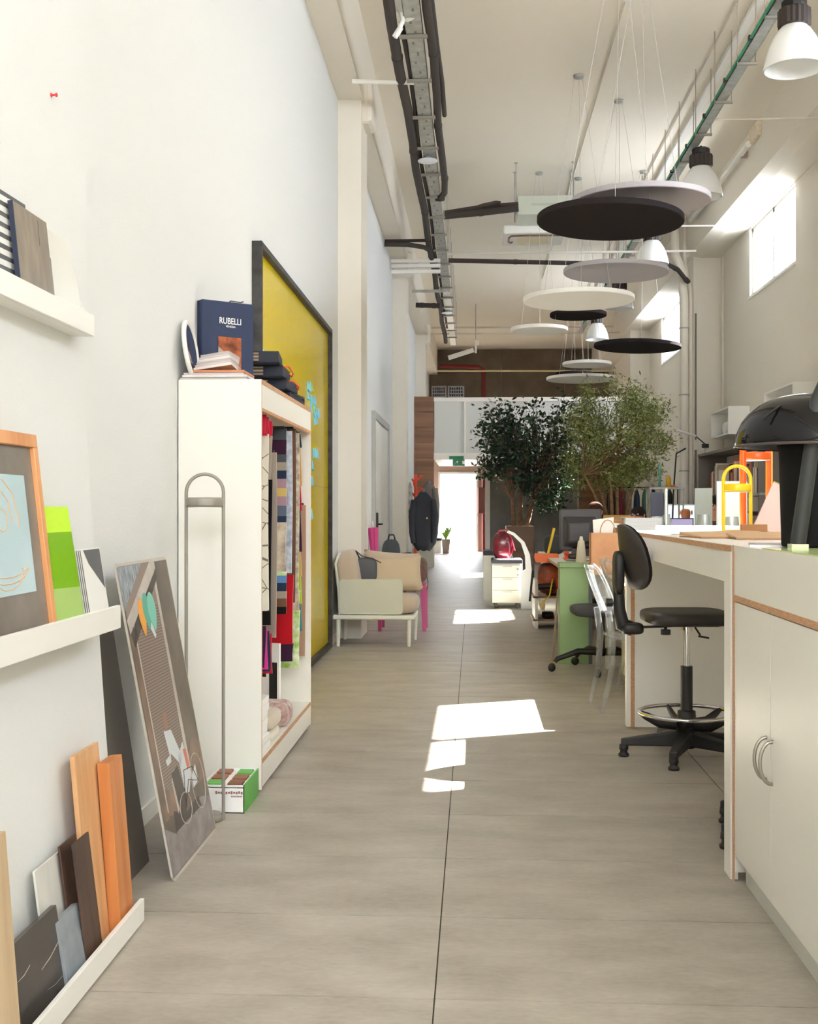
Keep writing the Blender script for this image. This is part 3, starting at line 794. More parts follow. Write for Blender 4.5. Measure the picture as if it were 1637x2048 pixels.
# --- things standing on the bottom shelf
ZB = .145
k_l = ['lowest', 'second', 'third', 'fourth', 'fifth', 'sixth', 'topmost']
for k in range(7):
    y0 = BY0 + .03 + rng.uniform(0, .008); hh = .033
    r_ = thing('white_folder', k_l[k] + ' white folder in the stack inside the bookcase', 'folder', (-1.09, y0, ZB + k * .0345), 0, 'white folders in the bookcase')
    b = MB(); b.box(-.14, 0, 0, .135 + rng.uniform(-.008, .008), .27, hh); b.build('cover', M_paper, r_, bevel=.003)
    b = MB(); b.box(.02, -.001, .012, .1, .0, .022); b.build('spine_print', M_black, r_)
y = wx(590, 1350, -1.1).y
r_ = thing('magazine', 'black and white magazine titled aa standing in the bookcase', 'magazine', (-1.12, 6.15, ZB), R(-25))
b = MB(); b.box(-.115, 0, 0, .115, .012, .40); b.build('cover', M_paper, r_)
b = MB(); b.box(.05, -.001, 0, .10, .0, .30); b.box(-.05, -.001, .22, .03, 0, .24); b.box(-.03, -.001, .19, .0, 0, .198); b.box(-.03, -.001, .175, .0, 0, .183); b.box(-.03, -.001, .16, .0, 0, .168); b.build('print', M_black, r_)
text('title', 'aa', .085, M_black, r_, (-.005, -.0012, .275), (PI / 2, 0, 0))
beige_f = fab('beige', (208, 198, 180)); patt_f = fab('rosepattern', (216, 204, 192), (160, 110, 110), 26)
r_ = thing('fabric_bundle', 'folded beige fabric bundle with grey label', 'fabric bundle', (-1.04, 5.62, ZB + .05))
b = MB(); b.cushion((0, 0, .045), (.2, .26, .09), 6); b.build('roll', beige_f, r_)
b = MB(); b.box(-.02, -.128, .03, .035, -.1275, .058); b.build('label_patch', mat('grey_patch', (128, 120, 112), .8), r_)
b = MB(); b.cushion((-1.03, 5.95, ZB + .065), (.2, .2, .13), 5); one('fabric_bundle', b, patt_f, 'folded rose patterned fabric bundle behind the beige one', 'fabric bundle')
b = MB(); b.cushion((-1.05, 5.62, ZB + .025), (.2, .3, .05), 6); one('fabric_bundle', b, fab('ecru', (226, 220, 204)), 'flat ecru fabric bundle under the beige bundle', 'fabric bundle')
b = MB(); b.box(-1.16, 5.48, ZB, -.96, 5.9, ZB + .004); one('paper_sheet', b, M_paper, 'white printed sheet under the fabric bundles', 'paper')

# --- on top of the bookcase
ZT_ = BZ
r_ = thing('round_mirror', 'round white rimmed mirror leaning on the bookcase top', 'mirror', (-1.268, 5.215, ZT_ + .14), 0)
b = MB(); b.xf((0, 0, 0), (0, R(82), R(2))); b.lathe([(0, -.01), (.135, -.01), (.137, 0), (.135, .008), (.118, .008), (.116, .004)], 32); b.build('rim', M_white, r_)
b = MB(); b.xf((0, 0, 0), (0, R(82), R(2))); b.disc((0, 0), .117, .004, 32); b.build('glass', mat('mirror', (225, 225, 222), .04, metal=1), r_)
M_navy = mat('navy_cloth', (44, 56, 86), .75, bump=.1, bscale=200)
pA, pB = at(404, 700, 5.47), at(508, 700, 5.64)
ang = math.atan2(pB.y - pA.y, pB.x - pA.x); wd = (pB - pA).xy.length
r_ = thing('presentation_box', 'upright navy cloth presentation box with white lettering', 'box', (pA.x, pA.y, ZT_), ang)
hb = at(450, 603, 5.55).z - ZT_
b = MB(); b.box(-.0, 0, 0, wd, .07, hb); b.build('case', M_navy, r_, bevel=.006)
b = MB(); b.tube([(.15, .02, hb), (.16, .02, hb + .008), (.215, .02, hb + .006), (.228, .02, hb + .012)], .0028, 6); b.build('ribbon', mat('navy_ribbon', (40, 48, 66), .8), r_)
px2 = (436 - 404) / 104 * wd
M_ph = mat('marble_photo', (196, 104, 52), .4, c2=(84, 34, 20), vscale=22)
b = MB(); w_ = (482 - 436) / 104 * wd; hz = .165; zb_ = hb * .2
b.mat(0); b.poly([(px2, -.001, zb_), (px2 + w_, -.001, zb_), (px2 + w_, -.001, zb_ + hz), (px2, -.001, zb_ + hz)])
b.mat(1); b.poly([(px2, -.0015, zb_), (px2 + w_, -.0015, zb_), (px2 + w_, -.0015, zb_ + hz * .1), (px2, -.0015, zb_ + hz * .72)])
b.build('picture', [M_ph, mat('marble_photo_pale', (214, 200, 188), .4, c2=(110, 92, 86), vscale=30)], r_)
text('lettering', 'RUBELLI', .042, M_paper, r_, (wd * .54, -.0012, hb * .775), (PI / 2, 0, 0), .78)
text('lettering', 'VENEZIA', .013, M_paper, r_, (wd * .545, -.0012, hb * .715), (PI / 2, 0, 0))
mags = [((-1.30, 5.14, .30, .26, 0), 'grey'), ((-1.29, 5.142, .29, .25, .012), 'pale'), ((-1.285, 5.145, .27, .25, .022), 'lilac'), ((-1.265, 5.15, .25, .24, .034), 'orange')]
mc = {'grey': (176, 170, 162), 'pale': (214, 208, 200), 'lilac': (196, 180, 184), 'orange': (208, 134, 90)}
for k, ((x, y, w_, d_, z), cn) in enumerate(mags):
    b = MB(); b.box(x, y + .0, ZT_ + z, min(x + w_, BX1 - .03), y + d_, ZT_ + z + .0095)
    one('magazine', b, mat('mag_' + cn, mc[cn], .5, var=16, vscale=60, stretch=(.1, .1, 4)), {'grey': 'grey magazine lying lowest on the bookcase top', 'pale': 'pale magazine lying second lowest on the bookcase top', 'lilac': 'lilac magazine lying third on the bookcase top', 'orange': 'orange magazine lying on the flat magazines of the bookcase'}[cn], 'magazine', 'magazines on the bookcase')
for k in range(6):
    b = MB(); z = ZT_ + .045 + k * .0125
    x, y = -1.245 + k * .004, 5.17 + k * .01
    b.xf((x, y, z), (0, R(-9), R(4 - k))); b.box(0, 0, 0, .17 - k * .008, .23, .011)
    one('magazine', b, mat(('mag_pale', 'mag_lilac', 'mag_grey')[k % 3], (200, 190, 188), .5), ['lowest', 'second', 'third', 'fourth', 'fifth', 'topmost'][k] + ' magazine of the tilted pile before the navy box', 'magazine', 'magazines on the bookcase')
M_bind = mat('binder_navy', (38, 42, 56), .7)
M_cord = mat('red_cord', (226, 72, 50), .5)
for k in range(4):
    y = 6.24 - k * .13; z = ZT_ + k * .056
    lb = ['lowest navy fabric binder with red cord on the bookcase', 'second lowest navy fabric binder of the stepped stack', 'third navy fabric binder with red cord in the stepped stack', 'topmost navy fabric binder of the stepped stack'][k]
    r_ = thing('fabric_binder', lb, 'binder', (-1.13, y, z), R(-6 + 4 * k), 'fabric binders on the bookcase')
    b = MB(); b.box(-.15, 0, 0, .15, .32, .006); b.box(-.15, 0, .048, .15, .32, .054); b.box(.144, 0, .0, .15, .32, .054); b.build('cover', M_bind, r_)
    b = MB(); b.mat(0)
    for j in range(9): b.mat(j % 4); b.box(-.145, .004 + (j % 2) * .002, .006 + j * .0046, .05, .31, .0106 + j * .0046)
    b.build('swatch_leaves', [beige_f, fab('sand', (176, 160, 130)), brown_f, taupe_f], r_)
    b = MB(); b.box(.05, .002, .006, .144, .312, .048); b.build('spine_block', M_bind, r_)
    if k != 3:
        b = MB(); b.tube([(.152, .06, .05), (.17, .1, .04 + .01 * k), (.185, .17, .03), (.168, .24, .02), (.152, .27, .04)], .004, 6); b.build('cord', M_cord if k else mat('dark_cord', (40, 42, 50), .7), r_)

# ================================================================= YELLOW GLASS BOARD
yA, yB_, zT_ = 6.88, 10.36, 2.835
r = thing('glass_board', 'tall yellow back painted glass board in black steel frame', 'glass board', (XL + .03, (yA + yB_) / 2, .03))
def gx(name, m, a, c): b = MB(); b.box(*a, *c); return b.build(name, m, r, world=True)
M_frame = mat('frame_steel', (58, 56, 54), .55, metal=.4, var=14, vscale=14)
gx('frame_stile', M_frame, (XL, yA, .03), (XL + .06, yA + .035, zT_)); gx('frame_stile', M_frame, (XL, yB_ - .035, .03), (XL + .06, yB_, zT_))
gx('frame_rail', M_frame, (XL, yA + .035, zT_ - .035), (XL + .06, yB_ - .035, zT_)); gx('frame_rail', M_frame, (XL, yA + .035, .03), (XL + .06, yB_ - .035, .07))
M_yel = mat('yellow_glass', (214, 188, 0), .16, spec=.1)
for k in range(3):
    for j in range(2):
        a = yA + .035 + (yB_ - yA - .07) * k / 3; c = yA + .035 + (yB_ - yA - .07) * (k + 1) / 3
        zz = [.07, 1.44, zT_ - .035]
        gx('pane', M_yel, (XL + .006, a + .001, zz[j] + .001), (XL + .022, c - .001, zz[j + 1] - .001))
M_note = mat('sticky_blue', (132, 206, 226), .7); M_noteg = mat('sticky_green', (170, 200, 90), .7)
ordw = ['first', 'second', 'third', 'fourth', 'fifth', 'sixth']
ni = 0
for cx, cy, n, where in ((620, 775, 4, 'highest cluster'), (626, 800, 6, 'cluster second from the top'), (633, 825, 5, 'cluster level with the bookcase top'), (631, 905, 3, 'cluster beside the swatches'), (629, 930, 1, ''), (628, 960, 1, ''), (627, 1025, 1, ''), (529, 710, 1, '')):
    for k in range(n):
        p = wx(cx + (k % 3 - 1) * 4, cy + (k // 3) * 14 + rng.uniform(-3, 3), XL + .0235)
        a = rng.uniform(-.25, .25)
        b = MB(); b.xf(p, (a, 0, 0)); b.hexa([(0, -.038, -.038), (.012, -.034, -.038), (.012, .034, -.038), (0, .038, -.038), (0, -.038, .038), (.001, -.038, .038), (.001, .038, .038), (0, .038, .038)])
        ni += 1; col = 'green' if ni in (3, 9) else 'pale blue'
        lb = '%s sticky note, %s of the %s' % (col, ordw[k], where) if where else {(629, 930): 'pale blue sticky note alone below the lowest cluster', (628, 960): 'pale blue sticky note alone halfway down the yellow board', (627, 1025): 'pale blue sticky note placed lowest on the yellow board', (529, 710): 'pale blue sticky note alone behind the stacked binders'}[(cx, cy)]
        one('sticky_note', b, M_noteg if col == 'green' else M_note, lb, 'sticky note', 'sticky notes on the yellow board')
# ================================================================= RIGHT: COUNTER, TALL CABINET, DRAFTING CHAIRS
ZK = 1.128
CX = .872
# --- cabinet nearest the camera
r = thing('storage_cabinet', 'white two door storage cabinet with curved steel handles', 'cabinet', (CX + .3, 3.2, 0))
def cx_(name, m, a, c, bev=0, par=None):
    b = MB(); b.box(*a, *c); return b.build(name, m, par or r, bevel=bev, world=True)
CY0, CY1 = 1.55, 4.02
cx_('carcass', M_lam, (CX + .022, CY0, .085), (1.75, CY1 - .022, ZK - .002))
cx_('toe_kick', mat('toe_kick_grey', (206, 206, 198), .5), (CX + .034, CY0, 0), (1.7, CY1 - .05, .085))
cx_('end_panel', M_lam, (CX + .004, CY1 - .02, .03), (1.75, CY1, ZK))
cx_('end_edging', M_ply, (CX - .001, CY1 - .02, .0), (CX + .004, CY1 - .006, ZK))
cx_('fascia', M_lam, (CX + .002, CY0, .962), (CX + .022, CY1 - .022, ZK - .02))
cx_('top', M_lam, (CX, CY0, ZK - .02), (1.75, CY1 - .021, ZK))
cx_('strip', M_ply, (CX, CY0, .942), (CX + .022, CY1 - .022, .962))
ysp = wx(1540, 1400, CX).y
for (a, c, hs) in ((ysp + .002, CY1 - .024, 1), (2.5, ysp - .002, -1), (CY0, 2.496, 0)):
    d = cx_('door', M_lam, (CX + .003, a, .09), (CX + .022, c, .938), .0015)
    yh = ysp + hs * .034 + .01 if hs else 2.42
    b = MB(); zc = .505; R_ = .062
    pts = [(CX + .003, yh, zc + R_)] + [(CX - .034 * math.cos(PI / 2 * q), yh, zc + R_ * math.sin(PI / 2 * q)) for q in [1 - i / 8 for i in range(17)]] + [(CX + .003, yh, zc - R_)]
    b.tube(pts, .0055, 10); b.build('handle', M_steel, d, world=True)
# --- high work counter
r = thing('work_counter', 'white bar height work counter with plywood edges', 'counter', (1.5, 5.4, 0))
DY1 = 6.78
cx_('worktop', M_lam, (CX - .002, CY1 + .001, ZK - .022), (2.3, DY1, ZK))
cx_('worktop_edging', M_ply, (CX - .004, CY1 + .001, ZK - .022), (CX - .0015, DY1, ZK - .002))
cx_('apron', M_lam, (CX + .002, CY1 + .10, .998), (CX + .022, DY1 - .04, ZK - .022))
cx_('leg_panel', M_lam, (CX - .006, CY1 + .001, 0), (CX + .02, CY1 + .10, ZK - .022))
cx_('end_panel', M_lam, (CX + .02, DY1 - .04, .012), (2.28, DY1, ZK - .022))
cx_('end_panel_lipping', M_lam, (CX - .004, DY1 - .04, .012), (CX + .0195, DY1 + .02, ZK - .022))
cx_('end_edging', M_ply, (CX + .0195, DY1 - .0425, .012), (CX + .042, DY1 - .0395, ZK - .15))

# --- drafting chair
M_seat = mat('black_polyurethane', (46, 41, 38), .5, bump=.05, bscale=120)
def chair5(name, label, loc, rz, kz=1.0):
    r = thing(name, label, 'chair', loc, rz, 'black drafting chairs')
    z = lambda q: q * kz
    b = MB()     # seat: rounded slab, waterfall front (+x)
    b.cushion((.0, 0, z(.708)), (.43, .43, .075), 4.5, 36, 14, None, .45); b.build('seat', M_seat, r)
    b = MB(); b.box(-.12, -.09, z(.665), .14, .09, z(.68)); b.build('seat_plate', M_blackm, r)
    # backrest shell, curved in plan, hole near the top
    b = MB()
    zc, hw, hh = z(1.01), .19, .165
    def pt(a, q, off):
        y = hw * q * math.copysign(abs(math.cos(a)) ** .7, math.cos(a)); zz = hh * q * math.copysign(abs(math.sin(a)) ** .75, math.sin(a))
        return (-.285 - .075 * (zz / hh) * .45 + .06 * (y / hw) ** 2 - .02 * (1 - q) + off, y * (1 - .12 * zz / hh), zc + zz)
    N = 32
    rings = [1.0, .96, .7, .4, .12]
    for off, s in ((.0, 1), (-.03, -1)):
        vs_ = [pt(2 * PI * k / N, q, off * (1 if q < 1 else .5)) for q in rings for k in range(N)]
        fs = [(i * N + k, i * N + (k + 1) % N, (i + 1) * N + (k + 1) % N, (i + 1) * N + k) for i in range(len(rings) - 1) for k in range(N)]
        fs.append(tuple((len(rings) - 1) * N + k for k in range(N)))
        b.add(vs_, fs, True)
    b.build('backrest', M_seat, r)
    b = MB(); b.cushion((-.345, 0, z(.93)), (.05, .11, .22), 5, 20, 10); b.build('back_mount', M_black, r)
    b = MB(); b.tube([(-.345, 0, z(.86)), (-.338, 0, z(.74)), (-.325, 0, z(.67)), (-.27, 0, z(.645))], [.018, .022, .028, .026], 12, flat=1.4)
    b.cushion((-.275, 0, z(.65)), (.11, .09, .06), 4); b.build('back_arm', M_black, r)
    b = MB(); b.cyl((-.40, 0, z(.78)), (-.34, 0, z(.78)), .008); b.cyl((-.405, 0, z(.78)), (-.375, 0, z(.78)), .021, None, 14); b.build('knob', M_black, r)
    b = MB(); b.bar((-.25, 0, z(.655)), (-.08, 0, z(.662)), .05, .008); b.build('spring_bar', M_blackm, r)
    b = MB(); b.cyl((-.12, -.06, z(.665)), (-.12, -.06, z(.65)), .008); b.cyl((-.12, -.06, z(.65)), (-.12, -.06, z(.625)), .024, None, 14); b.build('tension_knob', M_black, r)
    b = MB(); b.tube([(.03, -.05, z(.66)), (.045, -.09, z(.625))], .005, 6); b.bar((.035, -.095, z(.62)), (.085, -.1, z(.612)), .025, .008); b.build('lever', M_black, r)
    b = MB(); b.cyl((0, 0, z(.64)), (0, 0, z(.68)), .026); b.cyl((0, 0, .40 * kz), (0, 0, z(.65)), .0165); b.build('gas_column', M_chrome, r)
    b = MB(); b.cyl((0, 0, .10), (0, 0, z(.46)), .03, None, 18); b.build('outer_tube', M_black, r)
    b = MB(); ring = [(.235 * math.cos(2 * PI * k / 40), .235 * math.sin(2 * PI * k / 40), .225) for k in range(40)]
    b.tube(ring, .0105, 8, closed=True); b.build('foot_ring', M_chrome, r)
    b = MB(); b.lathe([(.03, .24), (.045, .235), (.05, .16), (.035, .15)], 16)
    for k in range(5):
        a = 2 * PI * k / 5 + .5; ca, sa = math.cos(a), math.sin(a)
        b.tube([(.035 * ca, .035 * sa, .165), (.13 * ca, .13 * sa, .17), (.2 * ca, .2 * sa, .205), (.232 * ca, .232 * sa, .222)], [.03, .026, .02, .012], 8, flat=.5)
    b.build('ring_bracket', M_black, r)
    b = MB(); b.lathe([(0, .15), (.05, .15), (.056, .09), (.04, .05), (0, .05)], 18); b.build('hub', M_black, r)
    for k in range(5):
        a = 2 * PI * k / 5 + PI * .96; ca, sa = math.cos(a), math.sin(a)
        b = MB(); s = Vector((-sa, ca, 0))
        p0, p1 = Vector((.04 * ca, .04 * sa, 0)), Vector((.325 * ca, .325 * sa, 0))
        lo = [(p0, .03, .06, .135), (p1, .02, .055, .088)]
        (q0, w0, a0, b0), (q1, w1, a1, b1) = lo
        b.hexa([q0 - s * w0 + Vector((0, 0, a0)), q1 - s * w1 + Vector((0, 0, a1)), q1 + s * w1 + Vector((0, 0, a1)), q0 + s * w0 + Vector((0, 0, a0)),
                q0 - s * w0 + Vector((0, 0, b0)), q1 - s * w1 + Vector((0, 0, b1)), q1 + s * w1 + Vector((0, 0, b1)), q0 + s * w0 + Vector((0, 0, b0))])
        lg = b.build('base_arm', M_black, r, bevel=.006)
        b = MB(); b.lathe([(0, 0), (.026, 0), (.028, .012), (.02, .018), (.018, .03), (.024, .036), (.022, .06), (0, .06)], 16, (.312 * ca, .312 * sa, 0)); b.build('glide', M_black, lg)
    return r
ch = chair5('drafting_chair', 'black drafting chair with chrome foot ring at the counter', (1.07, 5.98, 0), R(4))
chair5('drafting_chair', 'black drafting chair tucked behind the white cabinet, one foot showing', (1.215, 4.52, 0), R(176), .82)

# ================================================================= THINGS ON THE COUNTER
# dome table lamp
M_gloss = mat('gloss_black', (14, 14, 16), .08, spec=.3)
M_mattb = mat('matt_black', (24, 23, 23), .75, spec=.2)
lx, ly = 1.072, 3.75
r = thing('dome_lamp', 'large glossy black dome table lamp on the white cabinet', 'lamp', (lx, ly, ZK + .004))
b = MB(); zr = at(1560, 893, ly).z - ZK - .004; zt = at(1590, 788, ly).z - ZK - .004
dh = zt - zr
prof = [(.243, 0), (.246, .004)] + [(.246 * math.cos(PI / 2 * t_) ** .72, .004 + (dh - .004) * math.sin(PI / 2 * t_)) for t_ in (.08, .18, .3, .42, .54, .66, .78, .88, .95)] + [(0, dh)]
b.lathe(prof, 56, (0, 0, zr)); b.lathe([(.243, 0), (.236, .004), (.2, .10), (.1, .15), (0, .155)], 40, (0, 0, zr)); b.build('shade', M_gloss, r)
b = MB(); b.lathe([(.248, -.004), (.251, 0), (.248, .005)], 56, (0, 0, zr)); b.build('rim', mat('rim_black', (70, 60, 58), .15), r)
b = MB(); b.lathe([(0, 0), (.100, 0), (.104, .006), (.112, zr - .005), (.112, zr + .01), (0, zr + .01)], 36); b.build('body', M_mattb, r)
b = MB(); b.tube([(-.2 + .014 * k, -.15 + .003 * k * k * .4, zr + .075 + .05 * math.sin(k / 14 * PI)) for k in range(0, 15)], .004, 6); b.build('ridge', M_gloss, r)
# slanting black tube
pA = fl(1597, 1096, ZK + .004); pB = at(1640, 775, pA.y - .06)
r = thing('black_tube', 'thick black tube leaning in front of the dome lamp', 'tube', pA)
b = MB(); d_ = Vector(pB) - Vector(pA); b.tube([Vector((0, 0, .012)) , d_ * .5, d_ * .92, d_ + Vector((.02, 0, .02)), d_ + Vector((.05, 0, .035)), d_ + Vector((.3, .05, .05))], [.0235, .023, .0225, .0225, .022, .02], 18)
b.build('stem', mat('tube_charcoal', (46, 48, 48), .5), r)
b = MB(); b.cbox((0, 0, .006), (.05, .05, .012)); b.build('foot', mat('pale_foot', (206, 212, 180), .5), r)
# green glass sheet lying on the cabinet
b = MB(); b.box(CX + .002, 1.7, ZK, 1.45, 3.62, ZK + .004); one('glass_sheet', b, mat('green_glass', (204, 220, 150), .12, spec=.6), 'pale green glass sheet lying on the cabinet top', 'glass sheet')
b = MB()
for k in range(5):
    y = 3.30 + .05 * k; b.tube([(1.02, y, ZK + .012 + .003 * k), (1.15, y + .05 * math.sin(k), ZK + .05 + .012 * (k % 3)), (1.3, y + .02 + .06 * (k % 2), ZK + .03 + .02 * k), (1.44, y + .1, ZK + .05)], .007, 6, flat=.25)
one('ribbon_bundle', b, mat('ribbon_green', (120, 148, 74), .6), 'loose green ribbons lying behind the black tube', 'ribbon')
# brochure
p = fl(1470, 1086, ZK)
r = thing('brochure', 'grey softcover brochure lying at the cabinet corner', 'brochure', (1.07, 3.88, ZK + .0), R(-12))
b = MB(); b.box(-.17, -.1, 0, .17, .1, .008); b.build('pages', M_paper, r)
b = MB(); b.box(-.171, -.101, .008, .171, .101, .0095); b.build('cover', mat('brochure_grey', (168, 160, 152), .45, var=20, vscale=4), r)
# papers, kraft folders
M_roll = mat('tracing_paper', (246, 246, 244), .55)
for k, (cx, cy, wd, dp, a, lb) in enumerate(((1.28, 6.35, .62, .40, 3, 'large white drawing sheet lying at the counter end'), (1.33, 6.2, .55, .36, -5, 'white drawing sheet lying askew on the larger sheet'), (1.16, 5.75, .42, .3, 8, 'white sheet nearest the counter edge'))):
    b = MB(); b.xf((cx, cy, ZK + .0012 * k), (0, 0, R(a))); b.box(-wd / 2, -dp / 2, 0, wd / 2, dp / 2, .001)
    one('paper_sheet', b, M_roll, lb, 'paper', 'sheets on the counter')
b = MB(); b.xf((1.36, 6.38, ZK + .003), (0, 0, R(2))); b.box(-.36, -.14, 0, .36, .14, .028); one('paper_pad', b, M_roll, 'thick white paper pad on the counter by the yellow lamp', 'paper pad', bevel=.003)
for k, (cx, cy, wd, dp, a, lb) in enumerate(((1.08, 5.05, .34, .26, 10, 'open kraft paper folder on the counter'), (1.26, 4.85, .42, .28, -4, 'kraft board folder in front of the yellow lamp'), (1.4, 4.55, .34, .2, 2, 'flat cardboard sheet near the cabinet'))):
    r_ = thing('kraft_folder', lb, 'folder', (cx, cy, ZK + .001), R(a), 'kraft folders on the counter')
    b = MB(); b.box(-wd / 2, -dp / 2, 0, wd / 2, dp / 2, .004); b.build('back_flap', M_kraft, r_)
    b = MB(); b.hexa([(-wd / 2, -dp / 2, .005), (wd / 2, -dp / 2, .005), (wd / 2, dp / 2, .008), (-wd / 2, dp / 2, .008), (-wd / 2, -dp / 2, .008), (wd / 2, -dp / 2, .008), (wd / 2, dp / 2, .03), (-wd / 2, dp / 2, .022)]); b.build('front_flap', mat('kraft_pale', (206, 170, 132), .7), r_)
b = MB(); p = fl(1497, 1070, ZK); b.xf((1.22, 5.2, ZK + .0), (0, 0, R(-8))); b.box(-.055, -.03, 0, .055, .03, .055); one('cardboard_box', b, M_card, 'small brown cardboard box before the yellow lamp', 'box', bevel=.002)
b = MB(); b.xf((1.36, 4.95, ZK), (0, 0, 0)); b.box(.02, -.03, 0, .42, .16, .04); one('laptop_tray', b, M_mattb, 'flat black case between cardboard box and dome lamp', 'case', bevel=.004)
M_yl = mat('yellow_lacquer', (250, 208, 20), .35); M_ol = mat('orange_lacquer', (248, 92, 18), .35)
yy = 5.62; px0 = at(1475, 1068, yy)
arch_lamp('table_lamp', 'yellow arch handle portable lamp on the counter', (px0.x, yy, ZK), .128, at(1475, 932, yy).z - ZK, .0085, M_yl, R(2))
yy = 5.98; po = at(1513, 1060, yy)
r = arch_lamp('table_lamp', 'taller orange arch lantern behind the yellow lamp', (po.x, yy, ZK), 0.15, .50, .017, M_ol, R(20))
# pink and ochre sample boards leaning beside the dome lamp
for k, (col, px_, py_, wd, hh, lb) in enumerate((((224, 196, 186), 1536, 1010, .15, .24, 'pale pink printed booklet leaning beside the orange lantern'), ((186, 172, 106), 1524, 985, .10, .26, 'ochre booklet behind the pale pink booklet'), ((206, 190, 196), 1552, 1030, .12, .2, 'lilac grey booklet behind the dome lamp'))):
    b = MB(); p = at(px_, 1060, 5.5 + .08 * k); b.xf((p.x + .04 * (k == 2), p.y, ZK), (R(-8), R(26), 0)); b.box(-wd / 2, 0, 0.02, wd / 2, .012, hh)
    one('booklet', b, mat('booklet_%d' % k, col, .6), lb, 'booklet', 'booklets on the counter')
# ================================================================= CEILING SERVICES
# --- left cable tray with brackets and hanging rods
TX, TZ = -.485, 5.15
r = thing('cable_tray', 'galvanised cable tray running along the left of the ceiling', 'cable tray', (TX, 15, TZ))
b = MB(); b.box(TX - .07, 3.5, TZ, TX + .07, 28, TZ + .004); b.box(TX - .07, 3.5, TZ, TX - .066, 28, TZ + .05); b.box(TX + .066, 3.5, TZ, TX + .07, 28, TZ + .05)
b.build('channel', M_galv, r, world=True)
b = MB()
for k in range(60):
    y = 7.6 + k * .22; b.box(TX - .03 + .03 * (k % 2), y, TZ - .0015, TX - .012 + .03 * (k % 2), y + .035 + .02 * (k % 3), TZ - .0005)
o = b.build('slot', mat('slot_dark', (120, 120, 114), .7), r, world=True); o['kind'] = 'stuff'
for k in range(20):
    y = 7.65 + k * 1.0
    b = MB(); b.box(TX - .12, y - .02, TZ - .028, TX + .105, y + .02, TZ - .004); br = b.build('bracket', mat('bracket_steel', (150, 146, 134), .5, metal=.3), r, world=True)
    b = MB(); b.cyl((TX + .095, y, TZ - .03), (TX + .095, y, ZC - .004), .004, None, 6); b.build('rod', M_galv, br, world=True)
def pipe(name, label, pts, rad, m, clips=0, group=None, n=10):
    rt = thing(name, label, 'pipe', pts[0], 0, group)
    pts = [Vector(p) for p in pts]
    b = MB(); b.tube(pts, rad, n); b.build('run', m, rt, world=True)
    for k in range(clips):
        t_ = (k + .5) / clips; seg = t_ * (len(pts) - 1); i = min(int(seg), len(pts) - 2); q = pts[i].lerp(pts[i + 1], seg - i); d = (pts[i + 1] - pts[i]).normalized()
        rr = (rad[0] if isinstance(rad, list) else rad) * 1.12
        b = MB(); b.tube([q - d * .03, q + d * .03], rr, n); b.build('band', m, rt, world=True)
    return rt
pts = [(-.655 + .012 * math.sin(k * 1.7), 3.5 + k * 1.0, TZ + .015 + .008 * math.sin(k * 2.3)) for k in range(25)]
pipe('insulated_pipe', 'long black foam insulated pipe left of the cable tray', pts, .046, M_foam, 9)
pts = [(-.585 + .014 * math.sin(k * 1.3), 9.5 + k * 1.0, TZ + .035) for k in range(17)]
pipe('insulated_pipe', 'thinner black insulated pipe squeezed beside the left cable tray', pts, .022, M_foam)
pts = [(-.355 + .012 * math.sin(k * 1.9), 3.5 + k * .95, TZ + .03 + .006 * math.sin(k)) for k in range(12)] + [(-.36, 14.5, TZ + .0), (-.41, 14.65, TZ - .02), (-.46, 14.7, TZ - .01)]
pipe('insulated_pipe', 'black insulated pipe right of the left cable tray', pts, .04, M_foam, 7)
pts = [(-.31 + .02 * math.sin(k * 1.2), 5.5 + k * .9, TZ + .055) for k in range(8)]
pipe('insulated_pipe', 'short black insulated pipe sagging beside the right hand pipe', pts, .024, M_foam)
# cross runs
y = 16.95
pipe('insulated_pipe', 'pair of black pipes crossing from the left wall to the cable tray', [(XL + .02, y, 5.08), (-.95, y, 5.07), (-.72, y, 5.03), (-.62, y, 4.98)], .035, M_foam, 0)
pipe('insulated_pipe', 'upper black pipe crossing from the left wall beside the pair', [(XL + .02, y + .06, 5.14), (-.62, y + .06, 5.14)], .024, M_foam, 0)
pipe('insulated_pipe', 'far black pipe crossing left behind the white trunking', [(XL + .24, 21.7, 5.02), (-.62, 21.7, 5.0)], .045, M_foam, 2)
for k, z in enumerate((5.13, 5.06, 4.98)):
    b = MB(); b.box(XL + .02, 18.3 + .05 * k, z - .03, -.52, 18.36 + .05 * k, z + .022)
    one('trunking', b, M_white, ['upper', 'middle', 'lower'][k] + ' white cable trunking crossing to the left wall', 'trunking', 'white trunkings across the corridor')
b = MB(); b.box(XL + .24, 20.4, 5.02, -.42, 20.46, 5.06); one('steel_strut', b, M_galv, 'perforated galvanised strut crossing to the left pilaster', 'strut')
b = MB(); b.tube([(XL + .2, 10.7, 5.16), (TX - .06, 10.7, 5.14)], .022, 10); one('light_tube', b, M_white, 'white tube light crossing from left beam to cable tray', 'tube light')
yA = 15.85
for k, (dz, rr, lb) in enumerate(((.0, .045, 'lower black insulated pipe feeding the ceiling air conditioner'), (.085, .035, 'upper black insulated pipe feeding the ceiling air conditioner'))):
    pipe('insulated_pipe', lb, [(TX + .08, yA + .05 * k, 5.2 + dz * .6), (.1, yA + .05 * k, 5.24 + dz), (.6, yA + .05 * k, 5.29 + dz * .8)], rr, M_foam, 1)
pipe('insulated_pipe', 'short black stub pipe above the air conditioner pipes', [(.1, yA, 5.33), (.3, yA, 5.37), (.36, yA, 5.36)], .03, M_foam)
